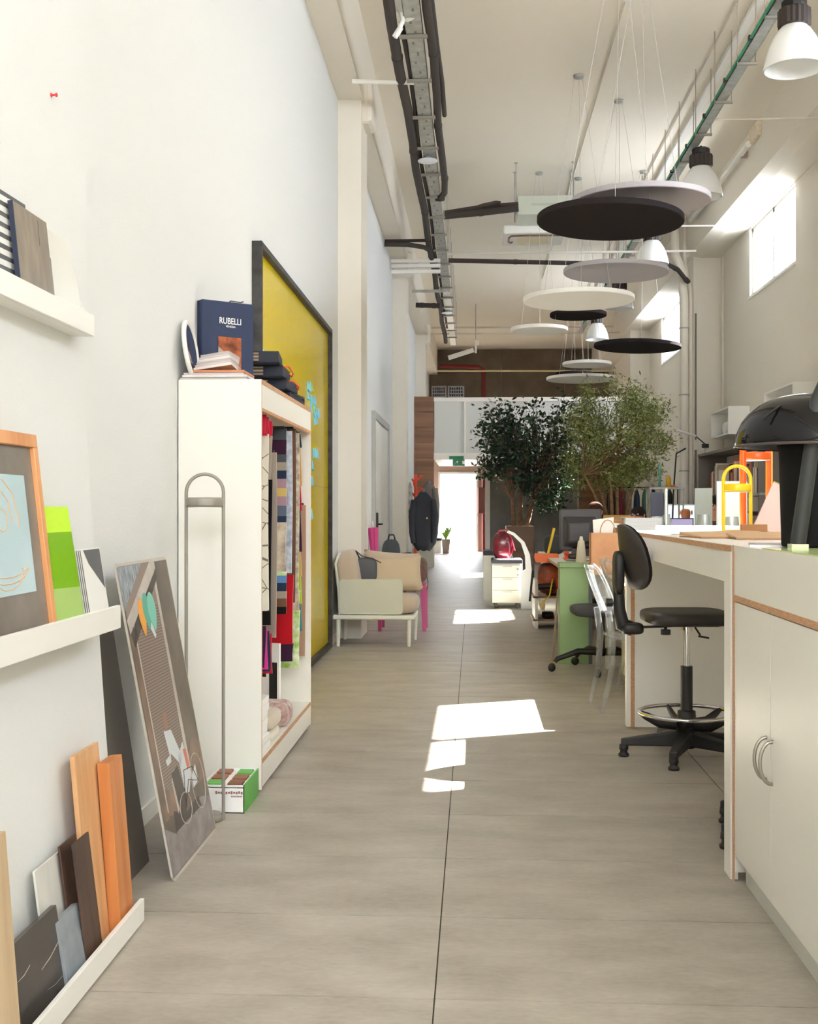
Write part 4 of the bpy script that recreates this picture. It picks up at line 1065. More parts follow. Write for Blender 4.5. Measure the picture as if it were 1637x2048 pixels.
pipe('insulated_pipe', 'long thin black pipe spanning the room to the right column', [(TX + .09, 18.4, 5.14), (1.0, 18.42, 5.10), (2.3, 18.45, 5.06), (3.02, 18.5, 5.06), (3.18, 18.52, 4.98), (3.3, 18.55, 4.84), (3.36, 18.6, 4.8)], .036, M_foam, 4)
pipe('conduit', 'thin white conduit spanning the room above the long black pipe', [(TX + .09, 18.2, 5.2), (3.4, 18.2, 5.2)], .018, mat('conduit_white', (222, 218, 208), .5))
# ceiling air conditioner
r = thing('air_conditioner', 'pale green metal air conditioner box hung below the ceiling', 'air conditioner', (.95, 16.1, 5.24))
pa, pb = at(1036, 420, 15.9), at(1146, 390, 15.9)
b = MB(); b.box(pa.x, 15.9, 5.22, pb.x, 16.5, pb.z); b.build('casing', mat('ac_case', (202, 208, 196), .5), r, bevel=.006, world=True)
b = MB(); b.box(pa.x + .18, 15.895, 5.34, pb.x - .14, 15.9, 5.37); b.build('label_plate', mat('ac_plate', (184, 192, 180), .5), r, world=True)
for x in (pa.x - .02, pb.x + .02):
    for y in (16.0, 16.45):
        b = MB(); b.cyl((x, y, 5.25), (x, y, ZC - .004), .007, None, 8); b.build('rod', M_galv, r, world=True)
        b = MB(); b.cbox((x, y, ZC - .005), (.05, .03, .01)); b.build('plate', M_galv, r, world=True)
r = thing('ceiling_cassette', 'white cassette grille with bent pipe under the air conditioner', 'air conditioner', (.85, 16.9, 5.12))
b = MB(); b.box(.42, 16.55, 5.12, 1.3, 17.35, 5.24); b.build('casing', M_white, r, bevel=.02, world=True)
b = MB(); b.box(.62, 16.7, 5.112, 1.1, 17.2, 5.12); b.build('grille', mat('grille_cream', (232, 222, 192), .5), r, world=True)
b = MB(); b.tube([(1.2, 16.62, 5.1), (.7, 16.62, 5.1), (.53, 16.64, 5.1), (.5, 16.75, 5.1), (.5, 17.0, 5.1), (.54, 17.06, 5.1), (.56, 17.0, 5.1)], .012, 8); b.build('hose', mat('copper_dark', (120, 96, 80), .5), r, world=True)
# spot and flat lamps on the left tray
r = thing('spotlight', 'white swivelling spotlight clamped to the left cable tray', 'lamp', (-.6, 9.5, 5.0))
b = MB(); b.xf(at(808, 5, 9.3), (R(35), R(-35), 0)); b.lathe([(q[0] * 1.35, q[1] * 1.35) for q in [(0, -.1), (.045, -.1), (.06, -.02), (.078, .1), (.078, .12), (.06, .12), (.05, .06), (0, .06)]], 24); b.build('head', M_white, r, world=True)
b = MB(); b.tube([at(803, 22, 9.3), at(806, 42, 9.3), at(800, 55, 9.3)], .02, 10); b.build('arm', M_white, r, world=True)
b = MB(); b.tube([at(802, 55, 9.3), at(790, 74, 9.3)], .024, 12); b.build('adapter', M_white, r, world=True)
for (px_, py_, y, lb) in ((856, 323, 13.0, 'white flat disc downlight hanging under the left cable tray'), (895, 627, 23.2, 'far white disc downlight under the left cable tray')):
    p = at(px_, py_, y); r = thing('downlight', lb, 'lamp', p)
    b = MB(); b.lathe([(0, 0), (.108, 0), (.112, .006), (.108, .014), (.05, .02), (.045, .07), (0, .07)], 28); b.build('disc', mat('opal', (232, 234, 238), .4), r)
    b = MB(); b.cyl((0, 0, .07), (0, 0, max(.1, TZ - p.z + .001)), .02); b.build('stem', M_white, r)

# --- right tray with green cable
UX, UZ = 2.43, 5.26
r = thing('cable_tray', 'galvanised cable tray with green cable along the right', 'cable tray', (UX, 15, UZ))
b = MB(); b.box(UX - .05, 5, UZ, UX + .05, 27, UZ + .004); b.box(UX - .05, 5, UZ, UX - .046, 27, UZ + .05); b.box(UX + .046, 5, UZ, UX + .05, 27, UZ + .05); b.build('channel', M_galv, r, world=True)
b = MB(); b.tube([(UX - .062 + .004 * math.sin(k), 5 + k * .9, UZ + .02 + .006 * math.sin(k * 2)) for k in range(24)], .013, 8); cb = b.build('cable', mat('cable_green', (52, 150, 112), .5), r, world=True)
for k in range(19):
    b = MB(); b.cbox((UX - .066, 7.2 + k * 1.0, UZ + .02), (.035, .04, .04)); b.build('clip', M_black, cb, world=True)
for k in range(18):
    y = 7.7 + k * 1.0
    b = MB(); b.box(UX - .06, y - .016, UZ - .024, UX + .11, y + .016, UZ - .004); br = b.build('bracket', mat('bracket_steel', (150, 146, 134), .5), r, world=True)
    for x in (UX - .062, UX + .10):
        b = MB(); b.cyl((x, y, UZ - .03), (x, y, ZC - .004), .0055, None, 6); b.build('rod', mat('rod_steel', (176, 164, 152), .5, metal=.3), br, world=True)
b = MB(); b.box(2.58, 5, ZC - .052, 2.66, 27, ZC - .002); one('trunking', b, M_white, 'white cable trunking along the ceiling above the right tray', 'trunking')
pipe('conduit', 'thin conduit clipped to the ceiling left of the white trunking', [(2.43, 5, ZC - .016), (2.43, 27, ZC - .016)], .009, mat('conduit_cream', (214, 206, 192), .5), 14)
r_ = pipe('conduit', 'thin conduit along the ceiling centre with junction box', [(1.4, 5, ZC - .012), (1.4, 24, ZC - .012)], .009, mat('conduit_cream', (214, 206, 192), .5), 8)
b = MB(); p = wx(1258, 12, 1.4); b.cbox((1.4, 10.8, ZC - .03), (.1, .1, .06)); b.build('junction_box', M_white, r_, world=True)
for y, zz, xa, lb in ((12.2, 5.24, UX + .05, 'thin tie rod from right tray to the right wall, near one'), (17.0, 5.3, UX + .05, 'thin tie rod from right tray to the window corner, far one')):
    b = MB(); b.cyl((xa, y, zz), (XR, y, zz), .010, None, 8); one('tie_rod', b, mat('conduit_cream', (214, 206, 192), .5), lb, 'rod')
r = pipe('fluorescent_tube', 'white tube fixed on clips to the right beam', [(3.36, 14.6, 5.72), (3.36, 18.4, 5.72)], .04, M_white)
for y in (15.0, 16.9):
    b = MB(); b.cbox((3.40, y, 5.72), (.08, .04, .1)); b.build('clip', mat('rod_steel', (176, 164, 152), .5), r, world=True)
b = MB(); b.xf((3.42, 14.5, 5.8)); b.box(-.04, -.25, -.08, .02, .15, .1); one('junction_box', b, mat('rusted_box', (214, 196, 160), .8, c2=(230, 222, 206), vscale=14), 'worn junction box at the tube end on the right beam', 'junction box', bevel=.01)

# --- high bay lamps
M_bell = mat('prismatic_bell', (236, 237, 236), .18, spec=.5, coat=.3)
M_sock = mat('ribbed_black', (44, 34, 30), .5)
def highbay(label, y):
    r = thing('high_bay_lamp', label, 'lamp', (2.52, y, 4.71), 0, 'high bay lamps')
    b = MB()
    pr = [(.232, 0), (.236, .008), (.226, .07), (.205, .15), (.172, .23), (.128, .30), (.098, .335)]
    b.lathe(pr, 36); b.lathe([(.229, .0), (.218, .07), (.197, .15), (.164, .23), (.12, .295), (0, .31)], 36); b.build('bell', M_bell, r)
    b = MB()
    N = 36; pr2 = []
    vs_, fs = [], []
    for z, rr in ((.33, .118), (.34, .128), (.46, .128), (.475, .11)):
        for k in range(N):
            q = rr * (1.0 if k % 2 else .93); vs_.append((q * math.cos(2 * PI * k / N), q * math.sin(2 * PI * k / N), z))
    for i in range(3):
        for k in range(N): fs.append((i * N + k, i * N + (k + 1) % N, (i + 1) * N + (k + 1) % N, (i + 1) * N + k))
    fs.append(tuple(range(N))[::-1]); b.add(vs_, fs)
    b.build('ribbed_housing', M_sock, r)
    b = MB(); b.lathe([(0, .475), (.098, .475), (.1, .49), (.1, .525), (.085, .54), (0, .54)], 10, smooth=False); b.build('cap', M_black, r)
    b = MB(); b.cyl((0, 0, .54), (0, 0, 5.26 - 4.71 + .02), .012); b.build('stem', M_blackm, r)
    b = MB(); b.ell((0, 0, .2), (.04, .04, .09), 12, 8); b.build('bulb', M_paper, r)
    return r
for y, lb in ((9.4, 'largest high bay lamp at the top right picture corner'), (13.2, 'high bay lamp above the lilac acoustic disc'), (16.8, 'high bay lamp between black disc and grey disc'), (20.5, 'high bay lamp mostly hidden by the white disc'), (24.2, 'farthest high bay lamp above the lower black disc')): highbay(lb, y)

# --- acoustic discs
felt = lambda n, c: mat('felt_' + n, c, .95, spec=.05, bump=.08, bscale=150)
F_bl, F_li, F_gr, F_wh = felt('black', (46, 42, 44)), felt('lilac', (196, 190, 194)), felt('grey', (186, 182, 186)), felt('white', (250, 248, 243))
DISCS = [  # x range, y of bottom face, diameter, material, label
    (1145, 1418, 408, 1.2, F_li, 'large lilac grey acoustic disc, highest of the hanging discs', (1, 0)),
    (1076, 1365, 446, 1.2, F_bl, 'large black acoustic disc in front of the lilac one', (-1, 2)),
    (1129, 1336, 547, 1.2, F_gr, 'grey acoustic disc below the large black one', (0, 1)),
    (1048, 1268, 603, 1.2, F_wh, 'large white acoustic disc below the grey one', (0, 0)),
    (1101, 1213, 633, .8, F_bl, 'small black acoustic disc tucked under the large white one', (0, 0)),
    (1022, 1136, 663, .8, F_wh, 'small white acoustic disc hanging furthest left', (0, 0)),
    (1190, 1361, 696, 1.2, F_bl, 'low black acoustic disc before the far window', (0, 2)),
    (1126, 1223, 731, .8, F_wh, 'small white acoustic disc above the olive tree', (0, 0)),
    (1094, 1232, 760, 1.2, F_wh, 'lowest white acoustic disc at the olive tree top', (0, 0)),
    (1112, 1186, 750, .8, F_bl, 'black acoustic disc just above the lowest white one', (0, 0))]
for xa, xb, yc, D, m, lb, tilt in DISCS:
    dc = D * FPX / (xb - xa); p = at((xa + xb) / 2, yc, dc)
    r = thing('acoustic_disc', lb, 'acoustic disc', p, 0, 'round acoustic ceiling discs'); r.rotation_euler = (R(tilt[0]), R(tilt[1]), 0)
    b = MB(); rr = D / 2; t_ = .05
    b.lathe([(0, 0), (rr - .006, 0), (rr, .006), (rr, t_ - .006), (rr - .006, t_), (0, t_)], 56, smooth=False); b.build('panel', m, r)
    for k in range(3):
        a = 2 * PI * k / 3 + .5
        q = (rr * .72 * math.cos(a), rr * .72 * math.sin(a))
        w = MB(); w.cyl((q[0], q[1], t_), (.05 * math.cos(a), .05 * math.sin(a), ZC - p.z - .03), .0022, None, 5); w.build('wire', mat('wire_steel', (205, 200, 190), .4, metal=.5), r)
        w = MB(); w.lathe([(0, .03), (.007, .03), (.01, 0), (0, 0)], 8, (q[0], q[1], t_)); w.build('gripper', M_chrome, r)
    c_ = MB(); c_.lathe([(0, 0), (.05, 0), (.055, .01), (.055, .028), (0, .028)], 20, (0, 0, ZC - p.z - .029)); c_.build('canopy', M_galv, r)

# --- pipes on the right column
M_dp = mat('drain_pipe', (222, 214, 200), .5)
px_, = (18.75,)
xq = at(1369, 800, 18.75).x
r = pipe('drain_pipe', 'thick cream drain pipe running down the right column', [(xq, 18.75, 0), (xq, 18.75, 4.55), (xq - .02, 18.75, 4.75), (xq - .02, 18.75, 5.0), (xq - .14, 18.75, 5.25), (xq - .14, 18.75, 5.75), (xq - .1, 18.75, 5.93)], .07, M_dp)
for z in (1.85, 3.05, 4.1): b = MB(); b.tube([(xq, 18.75, z - .012), (xq, 18.75, z + .012)], .08, 14); b.build('clamp', M_galv, r, world=True)
pipe('drain_pipe', 'slimmer cream pipe beside the thick drain pipe', [(xq + .11, 18.8, 0), (xq + .11, 18.8, 4.7), (xq + .02, 18.8, 5.1), (xq + .02, 18.8, 5.9)], .035, M_dp)
r = pipe('conduit', 'dark vertical conduit with switch on the right column', [(xq + .2, 18.85, .3), (xq + .2, 18.85, 4.35)], .014, mat('conduit_grey', (120, 114, 104), .5))
p = at(1382, 890, 18.85); b = MB(); b.cbox((xq + .2, 18.83, p.z), (.09, .06, .16)); b.build('switch_box', M_dp, r, world=True)
pa, pb, pc = at(1355, 860, 18.2), at(1392, 872, 18.5), at(1412, 889, 18.95)
r = thing('wall_lamp', 'slim white swing arm wall lamp on the right column', 'lamp', pc)
b = MB(); b.bar(pa, pb, .03, .03); b.build('shade', M_white, r, world=True)
b = MB(); b.tube([pb, pc], .009, 8); b.cbox(pc + Vector((0, .02, -.02)), (.1, .06, .06)); b.build('arm', M_blackm, r, world=True)
b = MB(); b.tube([pc, at(1408, 930, 18.95), at(1396, 965, 18.95), at(1386, 975, 18.95), at(1378, 955, 18.95)], .005, 6); b.build('cord', mat('cord_grey', (190, 184, 172), .6), r, world=True)
pipe('conduit', 'thin cream conduit in the right wall corner', [(XR - .05, 18.6, 1.5), (XR - .05, 18.6, 5.2)], .018, M_dp, 4)

# --- far end services
b = MB(); pa, pb = at(845, 742, 33.9), at(1240, 742, 33.9); b.tube([pa, pb], .025, 8); one('strip_light', b, mat('strip_pale', (236, 220, 180), .4), 'pale strip crossing high in front of the back wall', 'strip light')
M_red = mat('fire_red', (128, 32, 34), .45)
xr = at(968, 900, 34.2).x
pipe('fire_pipe', 'dark red fire pipe running down beside the exit door', [Vector((XL + .32, 34.2, at(845, 732, 34.2).z)), Vector((xr - .15, 34.2, at(968, 734, 34.2).z)), Vector((xr, 34.2, at(968, 740, 34.2).z)), Vector((xr, 34.2, at(968, 800, 34.2).z))], .06, M_red)
pipe('fire_pipe', 'lower dark red fire pipe between gallery and floor', [(xr, 34.45, .02), (xr, 34.45, 2.2)], .055, M_red)
b = MB(); pa, pb = at(957, 1027, 34.3), at(976, 975, 34.3); b.box(pa.x, 34.3, pa.z, pb.x, 34.598, pb.z); one('hose_cabinet', b, mat('hose_red', (128, 74, 70), .5), 'brownish red hose cabinet on the fire pipe', 'cabinet', bevel=.01)
r = thing('exit_sign', 'green emergency exit sign above the bright door', 'sign', at(915, 932, 25.75))
pa, pb = at(906, 932, 25.75), at(930, 919, 25.75)
b = MB(); b.box(pa.x, 25.75, pa.z, pb.x, 25.795, pb.z); b.build('plate', mat('exit_green', (20, 120, 72), .4), r, world=True)
b = MB(); xm = (pa.x + pb.x) / 2; b.box(xm + .08, 25.745, pa.z + .04, xm + .13, 25.75, pb.z - .03); b.ell((xm - .03, 25.745, pb.z - .05), (.018, .004, .018), 8, 6); b.bar((xm - .03, 25.747, pb.z - .06), (xm - .05, 25.747, pa.z + .08), .03, .004); b.bar((xm - .05, 25.747, pa.z + .08), (xm - .1, 25.747, pa.z + .03), .02, .004); b.bar((xm - .05, 25.747, pa.z + .08), (xm - .01, 25.747, pa.z + .03), .02, .004)
b.build('pictogram', M_paper, r, world=True)
pa, pb = at(899, 919, 25.75), at(928, 912, 25.75)
b = MB(); b.box(pa.x, 25.75, pa.z, pb.x, 25.795, pb.z); b.build('upper_plate', mat('exit_green', (20, 120, 72), .4), r, world=True)
for k in range(2):
    pa, pb = at(863 + 33 * k, 794, 34.2), at(893 + 36 * k, 770, 34.2)
    r = thing('wall_poster', ['grey pictured poster high on the back wall, left one', 'poster with rows of dark figures on the back wall, right one'][k], 'poster', (pa.x, 34.45, pa.z))
    b = MB(); b.box(pa.x, 34.44, pa.z, pb.x, 34.55, pb.z); b.build('sheet', mat('poster_grey', (178, 180, 182), .6), r, world=True)
    b = MB()
    for i in range(6):
        for j in range(3):
            w_ = (pb.x - pa.x) / 7; h_ = (pb.z - pa.z) / 4
            b.box(pa.x + w_ * (.6 + i) , 34.435, pa.z + h_ * (.5 + j * 1.1), pa.x + w_ * (1.2 + i + .2 * rng.random()), 34.44, pa.z + h_ * (1.2 + j * 1.1 + .2 * rng.random()))
    o = b.build('figures', mat('poster_dark', (58, 60, 78), .6), r, world=True); o['kind'] = 'stuff'
r = thing('projector_arm', 'white angled bracket arm hanging near the far ceiling', 'bracket', at(950, 700, 27))
b = MB(); b.bar(at(897, 716, 27), at(948, 700, 27), .06, .1); b.build('arm', M_dp, r, world=True)
b = MB(); b.bar(at(952, 706, 27), at(952, 680, 27), .05, .06); b.cbox(at(955, 686, 27), (.08, .1, .1)); b.build('post', M_dp, r, world=True)
b = MB(); q = at(952, 680, 27); b.cyl(q, (q.x, q.y, ZC), .01); b.build('hanger', M_galv, r, world=True)
for k, (yy, zz) in enumerate(((29.0, 5.72), (28.0, 5.42))):
    b = MB(); b.tube([(XL + .26, yy, zz), (3.43, yy, zz)], .022, 8); one('conduit', b, mat('conduit_cream', (214, 206, 192), .5), ['upper far conduit crossing under the dark ceiling', 'lower far conduit crossing under the dark ceiling'][k], 'pipe')
# ================================================================= LEFT MID-GROUND: ARMCHAIR CORNER
M_beige = mat('beige_cushion', (198, 180, 158), .9, spec=.1, bump=.1, bscale=80, sheen=.3)
M_cfr = mat('cream_metal', (228, 228, 214), .45)
M_cpan = mat('cream_panel', (206, 205, 188), .5)
AX0, AX1, AY0, AY1 = -1.28, -.535, 10.62, 11.28
r = thing('lounge_chair', 'cream metal lounge chair with beige cushions beside the yellow board', 'armchair', ((AX0 + AX1) / 2, AY0, 0))
def ab(name, m, a, c, bev=0): b = MB(); b.box(*a, *c); return b.build(name, m, r, bevel=bev, world=True)
ab('seat_frame', M_cfr, (AX0, AY0, .245), (AX1, AY1, .285), .012)
for (x, y) in ((AX0 + .05, AY0 + .04), (AX1 - .05, AY0 + .04), (AX0 + .05, AY1 - .05), (AX1 - .02, AY1 - .05)):
    b = MB(); b.tube([(x, y, .25), (x - .005, y - .006, 0)], [.021, .016], 12); b.build('leg', M_cfr, r, world=True)
b = MB()
def rrect(x0, z0, x1, z1, rad, n=6):
    out = []
    for cx, cz, a0 in ((x1 - rad, z0 + rad, -PI / 2), (x1 - rad, z1 - rad, 0), (x0 + rad, z1 - rad, PI / 2), (x0 + rad, z0 + rad, PI)):
        out += [(cx + rad * math.cos(a0 + PI / 2 * k / n), cz + rad * math.sin(a0 + PI / 2 * k / n)) for k in range(n + 1)]
    return out
xa, xb = at(678, 1200, AY0).x, at(806, 1200, AY0).x
b.prism(rrect(xa, .29, xb, .612, .035), (0, AY0 + .02, 0), (1, 0, 0), (0, 0, 1), (0, .022, 0)); b.build('arm_panel', M_cpan, r, bevel=.004, world=True)
b = MB(); b.prism(rrect(xa, .29, xb, .612, .035), (0, AY1 - .04, 0), (1, 0, 0), (0, 0, 1), (0, .022, 0)); b.build('arm_panel', M_cpan, r, world=True)
b = MB(); b.tube([(AX0 + .06, AY0 + .06, .28), (AX0 + .05, AY0 + .06, .5), (AX0 + .02, AY0 + .06, .75), (AX0 + .05, AY0 + .07, .84), (AX0 + .06, AY1 - .08, .84), (AX0 + .02, AY1 - .06, .75), (AX0 + .05, AY1 - .06, .5), (AX0 + .06, AY1 - .06, .28)], .014, 8); b.build('back_frame', M_cfr, r, world=True)
b = MB(); b.cushion(((AX0 + AX1) / 2 + .05, (AY0 + AY1) / 2, .375), (.70, .62, .19), 6, 32, 14); b.build('seat_cushion', M_beige, r, world=True)
b = MB(); b.cushion((AX0 + .13, (AY0 + AY1) / 2, .64), (.20, .62, .46), 5, 32, 14, Euler((0, R(-9), 0)).to_matrix()); bc = b.build('back_cushion', M_beige, r, world=True)
b = MB(); b.pillow((-.80, 11.2, .66), .54, .38, .15, Euler((R(-14), R(4), R(-4))).to_matrix()); one('throw_pillow', b, M_beige, 'large beige pillow propped on the far arm of the lounge chair', 'pillow')
b = MB(); b.pillow((-.76, 11.02, .635), .56, .34, .16, Euler((R(-18), R(-3), R(6))).to_matrix()); one('throw_pillow', b, mat('sand_pillow', (204, 184, 154), .9), 'front sand coloured pillow on the lounge chair', 'pillow')
r = thing('handbag', 'small dark grey handbag with strap on the lounge chair', 'bag', (-1.0, 10.93, .48))
b = MB(); b.cushion((0, 0, .20), (.20, .09, .24), 5, 20, 10); b.build('body', mat('bag_grey', (88, 90, 96), .6), r)
b = MB(); b.tube([(-.06, 0, .3), (-.10, 0, .38), (-.04, -.02, .33), (.06, -.03, .31), (.14, -.04, .27)], .008, 6, flat=.5); b.build('strap', mat('strap_brown', (70, 60, 56), .6), r)
# pink bench and floral backpack
M_pink = mat('pink_lacquer', (206, 84, 140), .4)
r = thing('pink_stool', 'pink lacquered stool behind the lounge chair', 'stool', (-.73, 12.2, 0))
b = MB(); b.box(-.97, 11.98, .44, -.49, 12.42, .475); b.build('seat', M_pink, r, bevel=.006, world=True)
for (x, y) in ((-.955, 12.0), (-.51, 12.0), (-.955, 12.4), (-.51, 12.4)):
    s = 1 if x > -.7 else -1
    b = MB(); b.hexa([(x - .018 + .006 * s, y - .018, 0), (x + .018 + .006 * s, y - .018, 0), (x + .018 + .006 * s, y + .018, 0), (x - .018 + .006 * s, y + .018, 0), (x - .03 - .006 * s, y - .02, .44), (x + .024, y - .02, .44), (x + .024, y + .02, .44), (x - .03, y + .02, .44)]); b.build('leg', M_pink, r, world=True)
def flower():
    m = mat('floral_tapestry', (150, 96, 84), .9, c2=(88, 92, 84), vscale=26); return m
r = thing('backpack', 'floral tapestry backpack lying on the pink stool', 'backpack', (-.68, 12.22, .476))
b = MB(); b.cushion((0, 0, .14), (.40, .34, .28), 5, 26, 14); b.build('body', flower(), r)
b = MB(); b.tube([(-.1, 0, .27), (-.07, 0, .31), (.02, 0, .315), (.05, 0, .275)], .01, 8); b.build('handle', M_black, r)
b = MB(); b.cushion((-.02, .02, .265), (.30, .2, .04), 5); b.build('top_flap', mat('bag_black', (34, 36, 40), .7), r)
b = MB(); b.tube([(.19, -.1, .12), (.21, -.12, .02), (.2, -.1, -.06)], .012, 6, flat=.4); b.build('strap', flower(), r)
# pink umbrella against the door jamb
p = at(752, 1135, 14.6)
r = thing('umbrella', 'closed pink umbrella leaning upside down at the left wall', 'umbrella', (-1.2, 14.6, 0), 0); r.rotation_euler = (0, R(-3), 0)
N = 16; vs_, fs = [], []
for z, rr in ((.30, .022), (.5, .04), (.8, .055), (1.02, .07)):
    for k in range(N): q = rr * (1 if k % 2 else .72); vs_.append((q * math.cos(2 * PI * k / N), q * math.sin(2 * PI * k / N), z))
fs = [(i * N + k, i * N + (k + 1) % N, (i + 1) * N + (k + 1) % N, (i + 1) * N + k) for i in range(3) for k in range(N)] + [tuple(3 * N + k for k in range(N))]
b = MB(); b.add(vs_, fs); b.build('canopy', mat('pink_nylon', (196, 66, 132), .6), r)
b = MB(); b.cyl((0, 0, .02), (0, 0, 1.1), .007); b.tube([(0, 0, .3), (0, 0, .06), (.02, 0, .02), (.05, 0, .01)], .01, 8); b.build('shaft', M_white, r)
b = MB(); b.xf((-1.22, 13.6, 0), (0, R(-4), 0)); b.box(-.03, -.15, 0, .0, .15, .72); one('leaning_frame', b, wood('pinkish_wood', (214, 176, 150), (190, 150, 124), 2), 'wooden frame leaning at the left wall below the umbrella', 'frame')
r = thing('backpack', 'dark grey backpack standing behind the umbrella', 'backpack', (-1.12, 15.9, 0))
b = MB(); b.cushion((0, 0, .42), (.26, .3, .84), 5); b.build('body', mat('pack_grey', (66, 74, 78), .8), r)
b = MB(); b.tube([(-.04, -.05, .82), (-.02, -.05, .9), (.04, -.05, .9), (.06, -.05, .82)], .012, 8); b.build('handle', M_black, r)
b = MB(); b.box(-.14, -.1, -.02, -.11, .1, .4)
# coat stand with jackets
CS = at(832, 1140, 23.2); 
r = thing('coat_stand', 'bright red coat stand with branching hooks', 'coat stand', (CS.x, 23.2, 0))
M_redl = mat('coral_red', (226, 74, 46), .4)
zt = at(832, 948, 23.2).z
b = MB(); b.tube([(0, 0, .02), (0, 0, zt)], .032, 10); b.build('post', M_redl, r)
for k in range(7):
    a = k * 2.2; z = zt - .02 - .08 * k; l = .14 - .012 * (k % 3)
    b = MB(); b.tube([(0, 0, z - .12), (l * math.cos(a), l * .4 * math.sin(a), z)], .021, 8); b.build('hook', M_redl, r)
b = MB(); b.lathe([(0, 0), (.13, 0), (.13, .015), (.05, .03), (0, .03)], 24); b.build('base', M_redl, r)
M_jk = mat('jacket_navy', (40, 44, 54), .8, bump=.2, bscale=12)
def garment(label, x, y, zt, zb, w, d, m, name='jacket', sl=True):
    r = thing(name, label, 'jacket', (x, y, zb), 0, 'coats on the red stand')
    H_ = zt - zb
    b = MB(); N = 18; vs_ = []
    prof = [(0, .62, .9), (.1, .95, 1), (.4, .98, .95), (.72, 1.0, .85), (.86, .86, .7), (.95, .45, .5), (1.0, .2, .3)]
    for t_, kw, kd in prof:
        for k in range(N):
            a = 2 * PI * k / N; q = 1 + .10 * math.sin(5 * a + t_ * 4)
            vs_.append((w / 2 * kw * q * math.cos(a), d / 2 * kd * q * math.sin(a), H_ * t_ + (.03 * math.sin(3 * a) if t_ == 0 else 0)))
    fs = [(i * N + k, i * N + (k + 1) % N, (i + 1) * N + (k + 1) % N, (i + 1) * N + k) for i in range(len(prof) - 1) for k in range(N)] + [tuple(range(N))[::-1], tuple(len(vs_) - N + k for k in range(N))]
    b.add(vs_, fs, True); b.build('body', m, r)
    if sl:
        for s in (-1, 1):
            b = MB(); b.tube([(s * w * .40, -.02, H_ * .86), (s * w * .5, -.05, H_ * .6), (s * w * .49, -.06, H_ * .3), (s * w * .42, -.05, H_ * .12)], [.06, .065, .06, .05], 10); b.build('sleeve', m, r)
    return r
x1 = at(848, 1040, 23.0).x
rj = garment('dark navy jacket hanging on the red coat stand', x1, 22.95, at(0, 985, 23).z, at(0, 1098, 23).z, .46, .2, M_jk)
b = MB(); b.ell((.07, -.1, .62), (.018, .008, .018), 10, 6); b.build('badge', mat('badge_gold', (214, 190, 90), .5), rj)
garment('grey wool coat hanging behind the navy jacket', at(858, 1000, 23.4).x, 23.45, at(0, 962, 23.4).z, at(0, 1075, 23.4).z, .3, .14, mat('coat_grey', (112, 108, 106), .9), 'coat')
garment('white and black scarf hanging left on the coat stand', at(822, 1000, 23.2).x, 23.0, at(0, 965, 23).z, at(0, 1040, 23).z, .09, .08, mat('scarf_white', (206, 204, 198), .9, c2=(60, 58, 60), vscale=8), 'scarf', False)
b = MB(); p0, p1 = at(812, 1140, 25.2), at(868, 1082, 25.2); b.box(XL + .01, 25.0, 0, p1.x, 25.6, p1.z); one('low_cabinet', b, mat('cream_cabinet', (206, 204, 188), .5), 'low cream cabinet behind the coat stand', 'cabinet', bevel=.008)
# plant by the door
pp_ = at(893, 1103, 33.6)
r = thing('potted_plant', 'small leafy plant in a pale pot by the bright door', 'plant', (pp_.x, 33.2, 0))
b = MB(); b.lathe([(0, 0), (.09, 0), (.13, .4), (.12, .4), (.11, .36), (0, .36)], 20); b.build('pot', mat('pot_grey', (190, 178, 168), .6), r)
for k in range(12):
    a = k * 2.4; l = rng.uniform(.18, .34); h = rng.uniform(.25, .5)
    b = MB(); d = Vector((math.cos(a), math.sin(a), 0)); s = Vector((-math.sin(a), math.cos(a), 0)) * .05
    q0 = Vector((0, 0, .36)); q1 = q0 + d * l * .5 + Vector((0, 0, h * .8)); q2 = q0 + d * l + Vector((0, 0, h * .75))
    b.add([q0, q1 - s, q1 + s, q2], [(0, 1, 2), (1, 3, 2)]); b.build('leaf', mat('leaf_lime', (150, 190, 70), .5), r)
b = MB(); b.box(at(868, 1090, 34).x, 33.5, 0, at(884, 1090, 34).x, 34.3, .35); b.box(at(868, 1090, 34).x, 33.45, .35, at(886, 1090, 34).x, 34.3, .42); b.mi[6:] = [1] * 6
one('door_bench', b, [M_white, M_black], 'low white unit with black top beside the far plant', 'bench')
